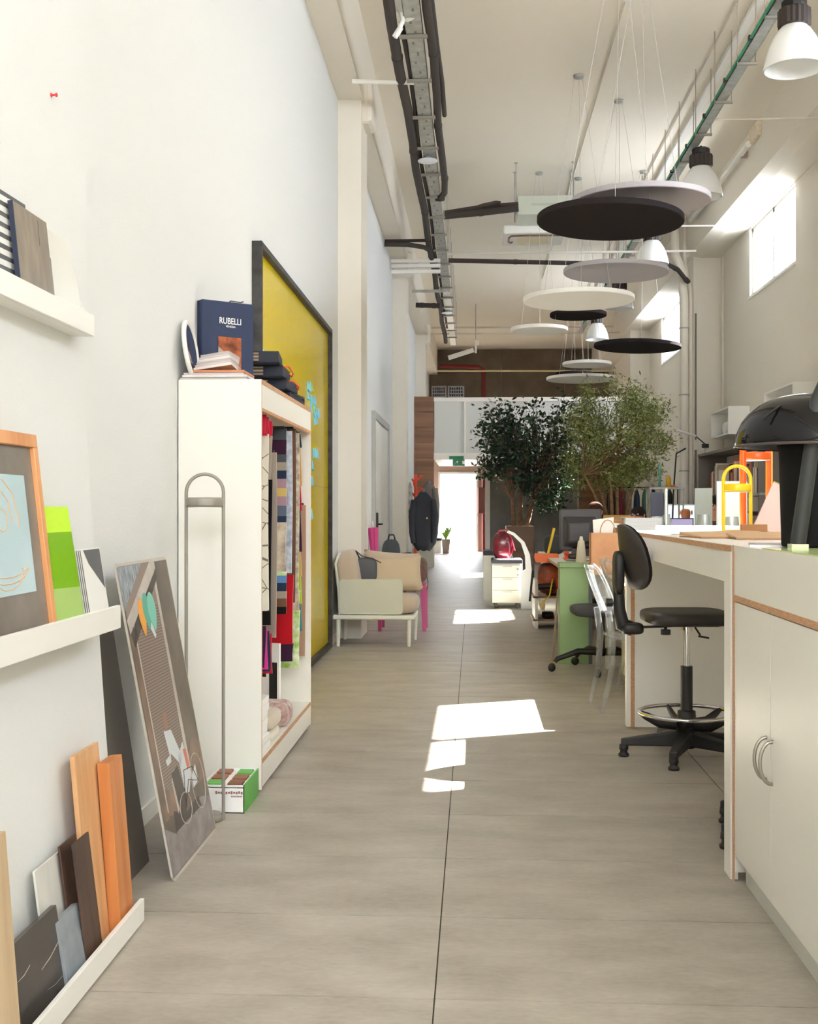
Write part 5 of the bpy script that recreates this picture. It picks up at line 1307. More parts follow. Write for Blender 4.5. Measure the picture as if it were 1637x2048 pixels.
# ================================================================= TREES
def leaf_cloud(mb, pts, n, lmin, lmax, wr, spread, nm=3, up=.3):
    for _ in range(n):
        c = pts[rng.randrange(len(pts))]
        p = c + Vector((rng.gauss(0, spread), rng.gauss(0, spread), rng.gauss(0, spread * .8)))
        l = rng.uniform(lmin, lmax); w = l * wr
        d = Vector((rng.gauss(0, 1), rng.gauss(0, 1), rng.gauss(up, .8))).normalized()
        s = d.cross(Vector((rng.gauss(0, 1), rng.gauss(0, 1), rng.gauss(0, 1)))).normalized() * w
        nrm = d.cross(s).normalized() * (w * .35)
        mb.cur = rng.randrange(nm)
        mb.add([p, p + d * l * .5 + s + nrm, p + d * l, p + d * l * .5 - s + nrm], [(0, 1, 2), (0, 2, 3)])
def branches(mb, base, tips_fn, nb, lvl, rad, tips):
    def grow(p, d, l, rr, k):
        q = p + d * l; m = p + d * l * .5 + Vector((rng.gauss(0, .04), rng.gauss(0, .04), 0)) * l
        mb.tube([p, m, q], [rr, rr * .85, rr * .65], 6 if rr > .01 else 5)
        if k == 0: tips.append(q); tips.append(m); return
        if k == 1: tips.append(q)
        for _ in range(3 if k > 1 else 2):
            nd = (d + Vector((rng.gauss(0, .55), rng.gauss(0, .55), rng.gauss(.05, .35)))).normalized()
            grow(q, nd, l * rng.uniform(.6, .85), rr * .6, k - 1)
    for k in range(nb):
        d = tips_fn(k); grow(Vector(base), d, lvl[0], rad, lvl[1])
# olive tree
oy = 17.5; ob = at(1233, 1040, oy)
r = thing('olive_tree', 'bushy olive tree in a wooden planter among the desks', 'tree', (ob.x, oy, 0))
M_bark = mat('olive_bark', (150, 118, 84), .9, c2=(112, 88, 62), vscale=20)
oc = at(1228, 875, oy); oc.x -= ob.x; oc.y = 0
cr = Vector((.86, .8, .80))
b = MB(); trunks = []
for k, (dx, ex, ez) in enumerate(((-.10, -.5, 1.75), (-.05, -.1, 1.9), (.02, .02, 2.0), (.10, .32, 2.0), (-.07, -.28, 1.8))):
    b.tube([(dx, 0, .6), (dx + (ex - dx) * .25, .04 * k - .08, 1.15), (dx + (ex - dx) * .6, .08 * k - .16, 1.5), (ex, .15 * k - .3, ez)], [.032, .028, .024, .016], 8)
    trunks.append(Vector((ex, .15 * k - .3, ez)))
b.build('trunk', M_bark, r)
b = MB(); tips = []
for k in range(95):
    a = rng.uniform(0, 2 * PI); u = rng.uniform(-1, 1); rr = rng.uniform(.55, 1.0) ** .5
    sq = math.sqrt(1 - u * u)
    e = Vector((oc.x + cr.x * rr * sq * math.cos(a), cr.y * rr * sq * math.sin(a), oc.z + cr.z * rr * u))
    t0 = trunks[rng.randrange(5)]
    m = t0.lerp(e, .5) + Vector((0, 0, .08)); b.tube([t0, m, e], [.011, .007, .003], 5)
    tips += [m.lerp(e, q) for q in (.2, .45, .65, .8, .92, 1.0)]
    if k % 2 == 0:   # sprigs that stick out
        d = (e - oc).normalized(); tips += [e + d * q for q in (.05, .1, .15)]
bo = b.build('branches', M_bark, r); bo['kind'] = 'stuff'
b = MB(); leaf_cloud(b, tips, 11500, .05, .088, .14, .075)
lf = b.build('foliage', [mat('olive_leaf_a', (120, 130, 54), .5), mat('olive_leaf_b', (152, 158, 92), .5), mat('olive_leaf_c', (88, 102, 46), .5)], r); lf['kind'] = 'stuff'
b = MB()
for _ in range(46):
    t_ = tips[rng.randrange(len(tips))]; b.ell(t_ + Vector((rng.gauss(0, .05), rng.gauss(0, .05), -.03)), (.014, .014, .02), 6, 5)
o = b.build('olives', mat('olive_fruit', (48, 40, 44), .4), r); o['kind'] = 'stuff'
pa, pb = at(1198, 1066, oy), at(1268, 1030, oy)
hw = (pb.x - pa.x) / 2 - .0
b = MB()
for (x0, y0, x1, y1) in ((-hw, -hw, hw, -hw + .03), (-hw, hw - .03, hw, hw), (-hw, -hw, -hw + .03, hw), (hw - .03, -hw, hw, hw)): b.box(x0, y0, 0, x1, y1, pb.z)
b.build('planter', wood('planter_pine', (206, 158, 88), (180, 130, 66), 0, 10), r)
b = MB(); b.box(-hw + .03, -hw + .03, 0, hw - .03, hw - .03, pb.z - .08); b.build('soil', mat('soil', (62, 48, 38), .95, bump=.3), r)
# dark evergreen tree
ey = 21.5; eb = at(1033, 1060, ey)
r = thing('ficus_tree', 'dark green glossy leaved tree behind the red bag', 'tree', (eb.x, ey, 0))
M_bark2 = mat('ficus_bark', (142, 108, 82), .9, c2=(110, 82, 62), vscale=16)
P = lambda x, y: Vector((at(x, y, ey).x - eb.x, 0, at(x, y, ey).z))
b = MB()
T1 = [P(1028, 1100), P(1028, 1050), P(1027, 1000), P(1018, 950), P(1010, 905)]; T2 = [P(1040, 1100), P(1042, 1040), P(1042, 990), P(1050, 950), P(1062, 900)]; T3 = [P(1052, 1100), P(1056, 1050), P(1066, 1000), P(1080, 960), P(1100, 900)]
for T_ in (T1, T2, T3):
    b.tube([q + Vector((0, .05 * i, 0)) for i, q in enumerate(T_)], [.045, .042, .038, .03, .018], 8)
b.build('trunk', M_bark2, r)
tips = []; b = MB()
clus = [(995, 850, 40), (1030, 830, 46), (1075, 825, 44), (1110, 850, 46), (1060, 880, 44), (1010, 905, 34), (980, 925, 28), (1085, 920, 46), (1115, 930, 40), (1045, 930, 34), (1095, 975, 40), (1125, 960, 30), (1060, 970, 26), (985, 880, 30), (1100, 1000, 18), (1020, 870, 30), (1128, 890, 34)]
for (x, y, w) in clus:
    c = P(x, y); rr = w * ey / FPX
    t0 = (T1, T2, T3)[0 if x < 1030 else 1 if x < 1070 else 2][rng.randrange(2, 5)]
    for _ in range(9):
        e = c + Vector((rng.gauss(0, .5), rng.gauss(0, .9), rng.gauss(0, .5))) * rr
        b.tube([t0, t0.lerp(e, .55) + Vector((0, 0, .05)), e], [.012, .008, .004], 5); tips += [e, t0.lerp(e, .8)]
bo = b.build('branches', M_bark2, r); bo['kind'] = 'stuff'
b = MB(); leaf_cloud(b, tips, 5200, .075, .12, .26, .105, up=.1)
lf = b.build('foliage', [mat('ficus_leaf_a', (34, 62, 36), .32), mat('ficus_leaf_b', (48, 82, 46), .32), mat('ficus_leaf_c', (24, 44, 28), .32)], r); lf['kind'] = 'stuff'
pa, pb = at(1012, 1075, ey), at(1068, 1052, ey)
b = MB(); b.box(pa.x - eb.x, -.25, 0, pb.x - eb.x, .25, pb.z); b.build('planter', wood('planter_brown', (122, 92, 68), (98, 72, 52), 0, 10), r, bevel=.01)
# ================================================================= DESKS AND WORKPLACES
# --- low desk with ghost chairs
def desk(label, x0, x1, y0, y1, z, m=M_lam, legs=True, name='desk'):
    r = thing(name, label, 'desk', ((x0 + x1) / 2, (y0 + y1) / 2, 0))
    b = MB(); b.box(x0, y0, z - .028, x1, y1, z); b.build('top', m, r, bevel=.003, world=True)
    b = MB(); b.box(x0 - .002, y0, z - .026, x0 - .0005, y1, z - .002); b.build('edging', M_ply, r, world=True)
    if legs:
        for x in (x0 + .05, x1 - .05):
            for y in (y0 + .05, y1 - .05):
                b = MB(); b.box(x - .02, y - .02, 0, x + .02, y + .02, z - .028); b.build('leg', M_white, r, world=True)
    return r
desk('white desk with plywood edge behind the clear chairs', 1.0, 2.3, 6.95, 9.3, .745)
desk('white desk with clutter beyond the green end panel', .72, 2.3, 9.72, 13.2, .775)
desk('far white desk behind the olive tree', 2.55, 3.4, 17.3, 18.4, .745)
# green end cabinet
ga, gb = fl(1120, 1328), fl(1178, 1328)
r = thing('green_cabinet', 'tall narrow sage green cabinet at the desk end', 'cabinet', ((ga.x + gb.x) / 2, 9.6, 0))
M_sage = mat('sage_green', (146, 176, 122), .5)
b = MB(); b.box(ga.x, 9.53, .0, gb.x, 9.70, .775); b.build('body', M_sage, r, bevel=.003, world=True)
b = MB(); b.box(ga.x - .004, 9.51, .777, gb.x + .02, 9.72, .815); b.build('lid', mat('sage_lid', (138, 166, 112), .5), r, bevel=.004, world=True)
b = MB(); b.box(gb.x + .002, 9.54, 0, gb.x + .03, 9.7, .77); b.build('side', mat('slate_side', (104, 106, 110), .5), r, world=True)
b = MB(); b.bar(Vector((at(1106, 1305, 9.62).x, 9.62, .01)), Vector((at(1119, 1180, 9.6).x - .01, 9.6, .6)), .014, .03); one('wood_strip', b, wood('strip_wood', (150, 132, 92), (126, 110, 76), 2), 'slanting wooden strip leaning on the green cabinet', 'strip')
# clear chairs
M_clear = clear('clear_acrylic', (244, 247, 250), .22, .03, .05)
def ghost(label, loc, rz):
    r = thing('clear_chair', label, 'chair', loc, rz, 'clear acrylic chairs')
    b = MB(); b.cushion((.02, 0, .455), (.40, .40, .03), 7, 28, 8); b.build('seat', M_clear, r)
    b = MB()   # oval back on two uprights, thick clear shell
    def bp(u, v, off):
        a = (u - .5) * 2; t_ = v
        w = .19 * math.sqrt(max(0.0, 1 - (max(0, t_ - .35) / .65) ** 2.4)) if t_ > .35 else .19 * (.82 + .18 * t_ / .35)
        return (-.19 - .11 * t_ + .05 * a * a + off, w * a, .60 + .30 * t_)
    b.grid(lambda u, v: bp(u, v, 0), 12, 12); b.grid(lambda u, v: bp(u, v, -.022), 12, 12)
    b.build('backrest', M_clear, r)
    b = MB(); rim = [Vector(bp(0, v / 12, -.01)) for v in range(13)] + [Vector(bp(1, v / 12, -.01)) for v in range(12, -1, -1)]
    b.tube(rim, .011, 8); b.build('back_rim', M_clear, r)
    for s in (-1, 1):
        b = MB(); b.tube([(-.205, s * .17, .62), (-.18, s * .175, .46), (-.19, s * .18, .25), (-.245, s * .185, 0)], [.02, .022, .019, .014], 8); b.build('rear_leg', M_clear, r)
        b = MB(); b.tube([(.19, s * .175, .45), (.2, s * .18, .2), (.21, s * .185, 0)], [.022, .019, .013], 8); b.build('front_leg', M_clear, r)
    return r
ghost('nearest clear acrylic chair beside the counter end', (1.01, 7.45, 0), R(6))
ghost('second clear acrylic chair behind the nearest one', (1.19, 8.35, 0), R(10))
# office chair mostly hidden
r = thing('office_chair', 'black swivel office chair base with castors by the green cabinet', 'chair', (.98, 9.12, 0), R(-88))
for k in range(5):
    a = 2 * PI * k / 5 + R(276); ca, sa = math.cos(a), math.sin(a)
    b = MB(); b.tube([(.03 * ca, .03 * sa, .15), (.18 * ca, .18 * sa, .155), (.34 * ca, .34 * sa, .10), (.36 * ca, .36 * sa, .075)], [.028, .024, .02, .016], 8); lg = b.build('base_arm', M_black, r)
    b = MB(); b.xf((.385 * ca, .385 * sa, .034), (0, 0, a + .6)); b.ell((0, 0, 0), (.034, .026, .034), 12, 8); b.build('castor', M_black, lg)
b = MB(); b.cyl((0, 0, .12), (0, 0, .43), .03); b.build('column', M_black, r)
b = MB(); b.cushion((0, 0, .47), (.46, .46, .09), 5); b.build('seat', mat('chair_grey', (70, 72, 78), .8), r)
b = MB(); b.cushion((.0, .24, .66), (.38, .06, .24), 5); b.build('backrest', mat('chair_grey', (70, 72, 78), .8), r)
b = MB(); b.tube([(0, .12, .44), (0, .26, .45), (0, .27, .62)], .018, 8); b.build('back_arm', M_black, r)
# cream mobile pedestal behind the clear chairs
def pedestal(label, x0, x1, y0, y1, z0, z1, m, top=None, keys=True):
    r = thing('drawer_pedestal', label, 'drawer unit', ((x0 + x1) / 2, (y0 + y1) / 2, 0))
    b = MB(); b.box(x0, y0 + .02, z0, x1, y1, z1); b.build('body', m, r, world=True)
    n = 3
    for k in range(n):
        za, zb = z0 + (z1 - z0 - .02) * k / n + .004, z0 + (z1 - z0 - .02) * (k + 1) / n - .002
        b = MB(); b.box(x0 + .003, y0, za, x1 - .003, y0 + .02, zb); d = b.build('drawer', m, r, bevel=.002, world=True)
        b = MB(); b.box((x0 + x1) / 2 - .06, y0 - .004, zb - .02, (x0 + x1) / 2 + .06, y0, zb - .012); b.build('pull', mat('pull_grey', (170, 168, 158), .5), d, world=True)
        if keys and k == n - 1:
            b = MB(); b.cyl((x1 - .06, y0 - .01, zb - .05), (x1 - .06, y0, zb - .05), .014); b.cyl((x1 - .06, y0 - .01, zb - .12), (x1 - .06, y0, zb - .12), .012); b.build('lock', M_steel, d, world=True)
    if top:
        b = MB(); b.box(x0 - .005, y0 - .01, z1, x1, y1, z1 + .05); b.build('cushion_top', top, r, bevel=.01, world=True)
    for x in (x0 + .05, x1 - .05):
        for y in (y0 + .06, y1 - .06):
            b = MB(); b.xf((x, y, .03), (0, 0, .3)); b.ell((0, 0, 0), (.028, .018, .03), 10, 8); b.cyl((0, 0, .02), (0, 0, z0 - .03), .012); b.build('castor', mat('castor_grey', (120, 118, 112), .5), r, world=True)
    return r
pA, pB = fl(985, 1218), fl(1043, 1218)
pedestal('white three drawer pedestal with dark cushion top under the red bag', pA.x, pB.x + .02, 14.8, 15.4, .07, .565, mat('ped_white', (228, 228, 214), .45), mat('cushion_dark', (70, 70, 80), .8))
pedestal('cream drawer pedestal on castors behind the clear chair legs', 1.06, 1.45, 7.9, 8.5, .08, .6, mat('ped_cream', (214, 210, 186), .45), None, False)
# arched end panel
b = MB(); z0 = 0; xE = fl(1062, 1218).x
prof = [(0, 0), (.14, 0), (.14, .45), (.10, .68), (-.04, .86), (-.30, .97), (-.30, .93), (-.08, .82), (.045, .65), (.08, .45)]
b.prism([(p_[0] * 1.0, p_[1]) for p_ in [(0, 0), (.13, 0), (.13, .5), (.11, .68), (.04, .84), (-.08, .95), (-.16, .985), (-.18, .955), (-.10, .92), (0, .82), (.05, .67), (.06, .5), (.0, .45)]], (xE - .12, 14.72, 0), (1, 0, 0), (0, 0, 1), (0, .06, 0))
one('arched_panel', b, mat('panel_white', (226, 230, 230), .45), 'white arched end panel beside the drawer pedestal', 'panel')
# red bag
r = thing('handbag', 'shiny dark red handbag on the drawer pedestal', 'bag', ((pA.x + pB.x) / 2 - .04, 15.08, .617))
b = MB(); b.cushion((0, 0, .16), (.27, .2, .38), 3.0, 24, 14, None, .85); b.build('body', mat('wine_patent', (124, 26, 40), .18, spec=.6, c2=(70, 14, 26), vscale=9), r)
b = MB(); b.tube([(-.07, -.05, .28), (-.05, -.06, .36), (.05, -.06, .37), (.1, -.05, .27), (.15, -.06, .1)], .011, 8); b.build('handle', mat('wine_strap', (150, 44, 56), .3), r)
b = MB(); b.box(.0 - .12, -.2, -.0, .1, -.05, .003); one_ = b.build('paper', M_paper, r)
b = MB(); b.box(pA.x - .1, 16.0, 0, pA.x + .3, 16.6, .62); b.box(pA.x - .1, 15.98, .62, pA.x + .3, 16.62, .68); b.mi[6:] = [1] * 6
one('drawer_pedestal', b, [mat('ped_white', (228, 228, 214), .45), mat('cushion_dark', (70, 70, 80), .8)], 'second white pedestal just behind the one with the red bag', 'drawer unit')
# old monitor with its back to us
p0, p1 = at(1120, 1100, 11.0), at(1204, 1018, 11.0)
r = thing('monitor', 'dark grey old monitor seen from behind on the cluttered desk', 'monitor', ((p0.x + p1.x) / 2, 11.0, .776))
M_crt = mat('crt_grey', (74, 72, 74), .45)
w_, h_ = p1.x - p0.x, p1.z - p0.z; zb = p0.z - .776
b = MB(); b.box(-w_ / 2, .0, zb, w_ / 2, .05, zb + h_); b.build('bezel', M_crt, r, bevel=.012)
b = MB(); b.hexa([(-w_ * .33, -.10, zb + h_ * .18), (w_ * .25, -.10, zb + h_ * .18), (w_ * .4, 0, zb + h_ * .06), (-w_ * .44, 0, zb + h_ * .06), (-w_ * .33, -.10, zb + h_ * .66), (w_ * .22, -.10, zb + h_ * .68), (w_ * .4, 0, zb + h_ * .84), (-w_ * .44, 0, zb + h_ * .84)]); b.build('back_shell', mat('crt_dark', (58, 55, 56), .4), r, bevel=.02)
b = MB(); b.box(-.08, .0, 0, .08, .04, zb + .04); b.box(-.12, -.08, 0, .12, .1, .012); b.build('stand', M_crt, r)
# kraft bag
p0, p1 = at(1182, 1150, 9.05), at(1251, 1066, 9.05)
r = thing('paper_bag', 'kraft paper carrier bag with twisted handles on the desk', 'bag', ((p0.x + p1.x) / 2, 9.05, .746))
w_, h_ = (p1.x - p0.x), p1.z - .746
M_kr2 = mat('kraft_bag', (204, 152, 112), .75, var=8)
b = MB()
for (a, c) in (((-w_ / 2, 0, 0), (w_ / 2, .003, h_)), ((-w_ / 2, .117, 0), (w_ / 2, .12, h_)), ((-w_ / 2, 0, 0), (-w_ / 2 + .003, .12, h_)), ((w_ / 2 - .003, 0, 0), (w_ / 2, .12, h_)), ((-w_ / 2, 0, 0), (w_ / 2, .12, .003))): b.box(*a, *c)
b.build('sack', M_kr2, r)
for y in (.006, .114):
    b = MB(); b.tube([(-w_ * .22, y, h_ - .02)] + [(-w_ * .22 * math.cos(PI * k / 8), y, h_ + .10 * math.sin(PI * k / 8)) for k in range(9)] + [(w_ * .22, y, h_ - .02)], .004, 6); b.build('handle', M_kraft, r)
b = MB(); b.box(.03, -.002, .04, w_ / 2 - .03, -.0005, .08); b.build('sticker', M_paper, r)
b = MB(); b.hexa([(-.09, .03, .1), (.03, .03, .1), (.03, .09, .1), (-.09, .09, .1), (-.11, .05, h_ + .1), (.05, .04, h_ + .12), (.05, .06, h_ + .12), (-.11, .06, h_ + .1)]); b.build('contents', M_paper, r)
p = at(1236, 1135, 9.05)
b = MB(); b.cushion((p.x + .05, 8.88, .746 + .035), (.2, .13, .07), 4); one('leather_pouch', b, mat('tan_leather', (196, 116, 70), .5), 'tan leather pouch lying before the kraft bag', 'pouch')
# paper piles at the desk end
pz = at(1250, 1056, 9.6)
b = MB(); p0, p1 = at(1252, 1100, 9.9), at(1300, 1036, 9.9); b.box(p0.x, 9.9, .776, p1.x + .1, 10.25, p1.z); one('paper_stack', b, mat('paper_stack', (226, 228, 232), .7, var=10, vscale=80, stretch=(.1, .1, 5)), 'tall stack of white papers beside the kraft bag', 'paper stack', bevel=.003)
b = MB(); p0, p1 = at(1218, 1090, 10.05), at(1252, 1040, 10.05); b.box(p0.x, 10.05, .776, p1.x, 10.3, p1.z); one('archive_box', b, M_card, 'brown archive box behind the kraft bag', 'box', bevel=.004)
b = MB(); b.xf(at(1200, 1048, 9.9), (.2, .1, .2)); b.box(-.03, -.1, 0, .22, .1, .004); 
one('paper_sheet', b, M_paper, 'white sheet bent over the brown archive box', 'paper')
# cone and small things on the cluttered desk
p0 = at(1163, 1120, 10.1)
b = MB(); b.lathe([(0, 0), (.05, 0), (.028, .2), (.018, .205), (.012, .24), (0, .24)], 18, (p0.x, 10.1, .776)); one('paper_cone', b, mat('cone_cream', (224, 216, 198), .7), 'cream cone shaped bottle on the cluttered desk', 'bottle')
for k in range(4):
    b = MB(); b.xf((.95 + .03 * k, 10.45 + .06 * k, .776 + .012 * k), (0, 0, .1 * k - .2)); b.box(-.16, -.1, 0, .2, .1, .011)
    one('document', b, M_paper if k % 2 == 0 else mat('mag_grey', (176, 170, 162), .5), ['lowest', 'second', 'third', 'topmost'][k] + ' document in the pile before the old monitor', 'document', 'documents on the cluttered desk')
M_or = mat('safety_orange', (240, 110, 34), .45)
spots = [(1132, 1091, 11.3, .03, M_or, 'orange reel on the desk left of the old monitor'), (1150, 1095, 11.2, .035, M_or, 'orange reel in front of the old monitor'), (1158, 1090, 11.35, .028, mat('amber', (246, 150, 50), .4), 'amber reel beside the orange one'), (1134, 1092, 11.0, .026, mat('signal_red', (226, 66, 40), .4), 'red orange reel at the monitor foot')]
for x, y, yy, rr, m, lb in spots:
    p = at(x, y, yy); b = MB(); b.lathe([(0, 0), (rr, 0), (rr, .012), (rr * .5, .016), (rr * .5, .05), (rr, .054), (rr, .066), (0, .066)], 16, (p.x, yy, .776)); one('tape_reel', b, m, lb, 'reel', 'tape reels on the desk')
b = MB(); p = at(1108, 1086, 12.4); b.cushion((p.x, 12.4, .776 + .1), (.22, .16, .2), 3); one('helmet_bag', b, mat('olive_black', (52, 54, 54), .6), 'dark cap shaped pouch on the cluttered desk', 'pouch')
b = MB(); p = at(1100, 1100, 12.2); b.tube([(p.x - .02, 12.2, .776), (p.x + .05, 12.25, 1.05)], .014, 8); one('ruler', b, mat('ruler_yellow', (232, 190, 30), .4), 'yellow ruler standing tilted on the cluttered desk', 'ruler')
b = MB(); p = at(1138, 1120, 10.6); b.cushion((p.x + .03, 10.35, .776 + .06), (.12, .1, .05), 3); one('stapler', b, M_black, 'black stapler lying on the documents', 'stapler')
# orange bag hung at the desk end
p = at(1092, 1118, 11.6)
r = thing('tool_bag', 'orange and black tool bag hanging at the desk edge', 'bag', (p.x, 11.6, .55))
b = MB(); b.cushion((.03, 0, .02), (.22, .2, .30), 3.5); b.build('body', mat('orange_black', (206, 92, 44), .5, c2=(34, 28, 28), vscale=8), r)
b = MB(); b.hexa([(-.1, -.12, .18), (.12, -.12, .18), (.12, .12, .2), (-.1, .12, .2), (-.12, -.12, .24), (.12, -.12, .25), (.12, .12, .26), (-.1, .12, .26)]); b.build('tray', M_or, r)
b = MB(); b.tube([(-.08, -.1, -.06), (.08, -.1, -.05)], .03, 10); b.build('roll', M_black, r)
b = MB(); b.tube([(.06, -.12, .02), (.03, -.13, -.14), (-.03, -.13, -.2)], .008, 6); b.build('strap', mat('ruler_yellow', (232, 190, 30), .4), r)
b = MB(); b.ell((-.04, -.13, -.23), (.03, .015, .05), 10, 8); b.build('charm', mat('charm_cream', (226, 206, 150), .5), r)
b = MB(); b.ell((.11, -.08, -.02), (.02, .03, .06), 10, 8); b.build('clip', mat('signal_red', (226, 66, 40), .4), r)
b = MB(); b.tube([(-.13, -.08, .1), (-.15, -.09, -.1), (-.16, -.09, -.2)], .012, 6); b.build('cord', M_black, r)
# low wooden shelf under that desk
r = thing('low_shelf', 'low wooden shelf under the cluttered desk', 'shelf', (1.0, 12.6, 0))
for z in (.08, .32): b = MB(); b.box(.62, 12.3, z, 1.5, 12.9, z + .02); b.build('board', wood('shelf_wood', (170, 140, 110), (146, 118, 90), 0), r, world=True)
for x in (.64, 1.46): b = MB(); b.box(x, 12.3, 0, x + .03, 12.9, .5); b.build('upright', M_lam, r, world=True)
for k, (x, z) in enumerate(((.82, .34), (.95, .34), (.78, .1), (1.0, .1))):
    b = MB(); b.cushion((x, 12.45, z + .035), (.13, .2, .07), 3); one('shoe', b, M_black, ['black shoe at left on the upper shelf board', 'black shoe at right on the upper shelf board', 'black shoe at left on the lower shelf board', 'black shoe at right on the lower shelf board'][k], 'shoe', 'shoes on the low shelf')

# --- computers and people behind the counter
M_scr = mat('screen_light', (214, 226, 232), .3, emit=.35)
M_alu = mat('aluminium', (204, 210, 206), .35, metal=.4)
def imac(label, px0_, px1_, pyt, pyb, y, rz, back=True, z=.746, dark=False):
    pa, pb = at(px0_, pyb, y), at(px1_, pyt, y); w, h = (pb.x - pa.x) / max(.25, math.cos(rz)), pb.z - pa.z
    r = thing('computer', label, 'computer', ((pa.x + pb.x) / 2, y, z), rz)
    b = MB(); b.box(-w / 2, -.012, pa.z - z, w / 2, .012, pb.z - z); b.build('case', mat('case_dark', (74, 78, 96), .5) if dark else M_alu, r, bevel=.005)
    b = MB(); b.box(-w / 2 + .02, (.0125 if back else -.0135), pa.z - z + .05, w / 2 - .02, (.0135 if back else -.0125), pb.z - z - .02); b.build('screen', M_black if dark else M_scr, r)
    b = MB(); b.tube([(0, -.0, pa.z - z + .1), (0, -.06 if back else .06, .05), (0, 0, .008)], .03, 8, flat=2.0); b.box(-.1, -.08, 0, .1, .08, .008); b.build('stand', M_alu, r)
    return r
imac('silver computer seen from behind with a thin dark scratch', 1392, 1424, 976, 1052, 10.6, R(-24), True, .776)
imac('edge on white computer left of the bald man', 1329, 1338, 977, 1052, 10.3, R(80), True, .776)
imac('large cream computer seen from behind the yellow lamp', 1434, 1495, 962, 1058, 9.98, R(-6), True, .776)
imac('dark grey computer tower screen beside the paper stack', 1302, 1328, 984, 1056, 10.6, R(0), True, .776, True)
imac('bright screen in front of the bald man', 1334, 1392, 1008, 1070, 17.6, R(0), False)
r = thing('laptop', 'open laptop with violet screen in front of the bald man', 'laptop', (at(1363, 1050, 12.8).x, 12.75, .776))
pa, pb = at(1339, 1058, 12.8), at(1386, 1036, 12.8)
b = MB(); w_ = (pb.x - pa.x); b.box(-w_ / 2, -.25, 0, w_ / 2, 0, .015); b.build('keyboard', M_alu, r)
b = MB(); b.box(-w_ / 2, .0, .015, w_ / 2, .012, pb.z - .776); b.build('lid', M_black, r)
b = MB(); b.box(-w_ / 2 + .012, -.002, .03, w_ / 2 - .012, 0, pb.z - .776 - .012); b.build('screen', mat('screen_violet', (150, 140, 176), .3, emit=.25), r)

def person(label, loc, rz, hair, skin, shirt, bald=False, hs=1.0):
    r = thing('person', label, 'person', loc, rz, 'people working at the desks')
    me = bpy.data.meshes.new('body'); bm = bmesh.new(); sl = bm.verts.layers.skin.verify()
    def v(p, rx, ry=None):
        q = bm.verts.new(p); q[sl].radius = (rx, ry or rx); return q
    e = lambda a, c: bm.edges.new((a, c))
    pel = v((0, 0, .52), .15, .12); pel[sl].use_root = True
    wst = v((0, -.01, .70), .13, .10); chs = v((0, -.0, .88), .155, .11); shc = v((0, .0, 1.0), .11, .09); nk = v((0, .02, 1.08), .052); nk2 = v((0, .035, 1.13), .05)
    hd0 = v((0, .05, 1.18), .07, .075); hd1 = v((0, .05, 1.24), .076, .088); hd2 = v((0, .04, 1.29), .062, .075)
    for a, c in ((pel, wst), (wst, chs), (chs, shc), (shc, nk), (nk, nk2), (nk2, hd0), (hd0, hd1), (hd1, hd2)): e(a, c)
    for s in (-1, 1):
        sh = v((s * .175, 0, .99), .055); el = v((s * .22, .06, .76), .042); wr = v((s * .14, .30, .79), .027); hn = v((s * .12, .37, .79), .03, .018)
        for a, c in ((shc, sh), (sh, el), (el, wr), (wr, hn)): e(a, c)
        for f_ in range(4):
            k1 = v((s * (.10 + .016 * f_), .42, .795), .0085); k2 = v((s * (.10 + .016 * f_), .45 + .008 * (f_ in (1, 2)), .785), .007); e(hn, k1); e(k1, k2)
        t1 = v((s * .085, .385, .79), .009); t2 = v((s * .075, .415, .785), .008); e(hn, t1); e(t1, t2)
        hp = v((s * .09, .02, .50), .09); kn = v((s * .10, .42, .49), .06); an = v((s * .10, .40, .09), .04); tt = v((s * .10, .54, .04), .035)
        for a, c in ((pel, hp), (hp, kn), (kn, an), (an, tt)): e(a, c)
    bm.to_mesh(me); bm.free()
    o = bpy.data.objects.new('body', me); COL.objects.link(o)
    m1 = o.modifiers.new('skin', 'SKIN'); m1.use_smooth_shade = True
    m2 = o.modifiers.new('sub', 'SUBSURF'); m2.levels = 1; m2.render_levels = 2
    dg = bpy.context.evaluated_depsgraph_get(); ev = o.evaluated_get(dg); nm = bpy.data.meshes.new_from_object(ev)
    o.modifiers.clear(); o.data = nm
    nm.materials.clear(); nm.materials.append(shirt); nm.materials.append(skin); nm.materials.append(M_jk)
    for p in nm.polygons:
        c = p.center; p.use_smooth = True
        p.material_index = 1 if (c.z > 1.06 or (c.y > .3 and c.z > .7)) else (2 if c.z < .55 else 0)
    o.parent = r
    hz = Vector((0, .048, 1.245))
    b = MB(); b.ell((0, .142, 1.225), (.014, .02, .024), 8, 6); b.build('nose', skin, r)
    for s in (-1, 1):
        b = MB(); b.ell((s * .034, .128, 1.25), (.014, .01, .009), 8, 6); b.build('eye', M_paper, r)
        b = MB(); b.ell((s * .034, .137, 1.25), (.006, .003, .006), 8, 6); b.build('iris', M_black, r)
        b = MB(); b.ell((s * .082, .04, 1.235), (.012, .022, .034), 8, 6); b.build('ear', skin, r)
    b = MB(); b.ell((0, .13, 1.19), (.028, .01, .007), 8, 6); b.build('mouth', mat('lips', (170, 96, 88), .5), r)
    if not bald:
        b = MB(); b.ell((0, .025, 1.262), (.094, .108, .092), 18, 12, -.35); b.ell((0, -.03, 1.19), (.085, .07, .13), 16, 10); b.build('hair', hair, r)
    return r
SK = mat('skin_tan', (206, 142, 112), .6); SKB = mat('skin_brown', (190, 118, 78), .5)
hb_ = mat('hair_brown', (60, 34, 22), .75, var=10, vscale=40, spec=.2); hd_ = mat('hair_dark', (34, 24, 20), .75, spec=.2)
def seat_at(px_, pytop, y, hh=1.35): p = at(px_, pytop, y); return (p.x, y, p.z - hh)
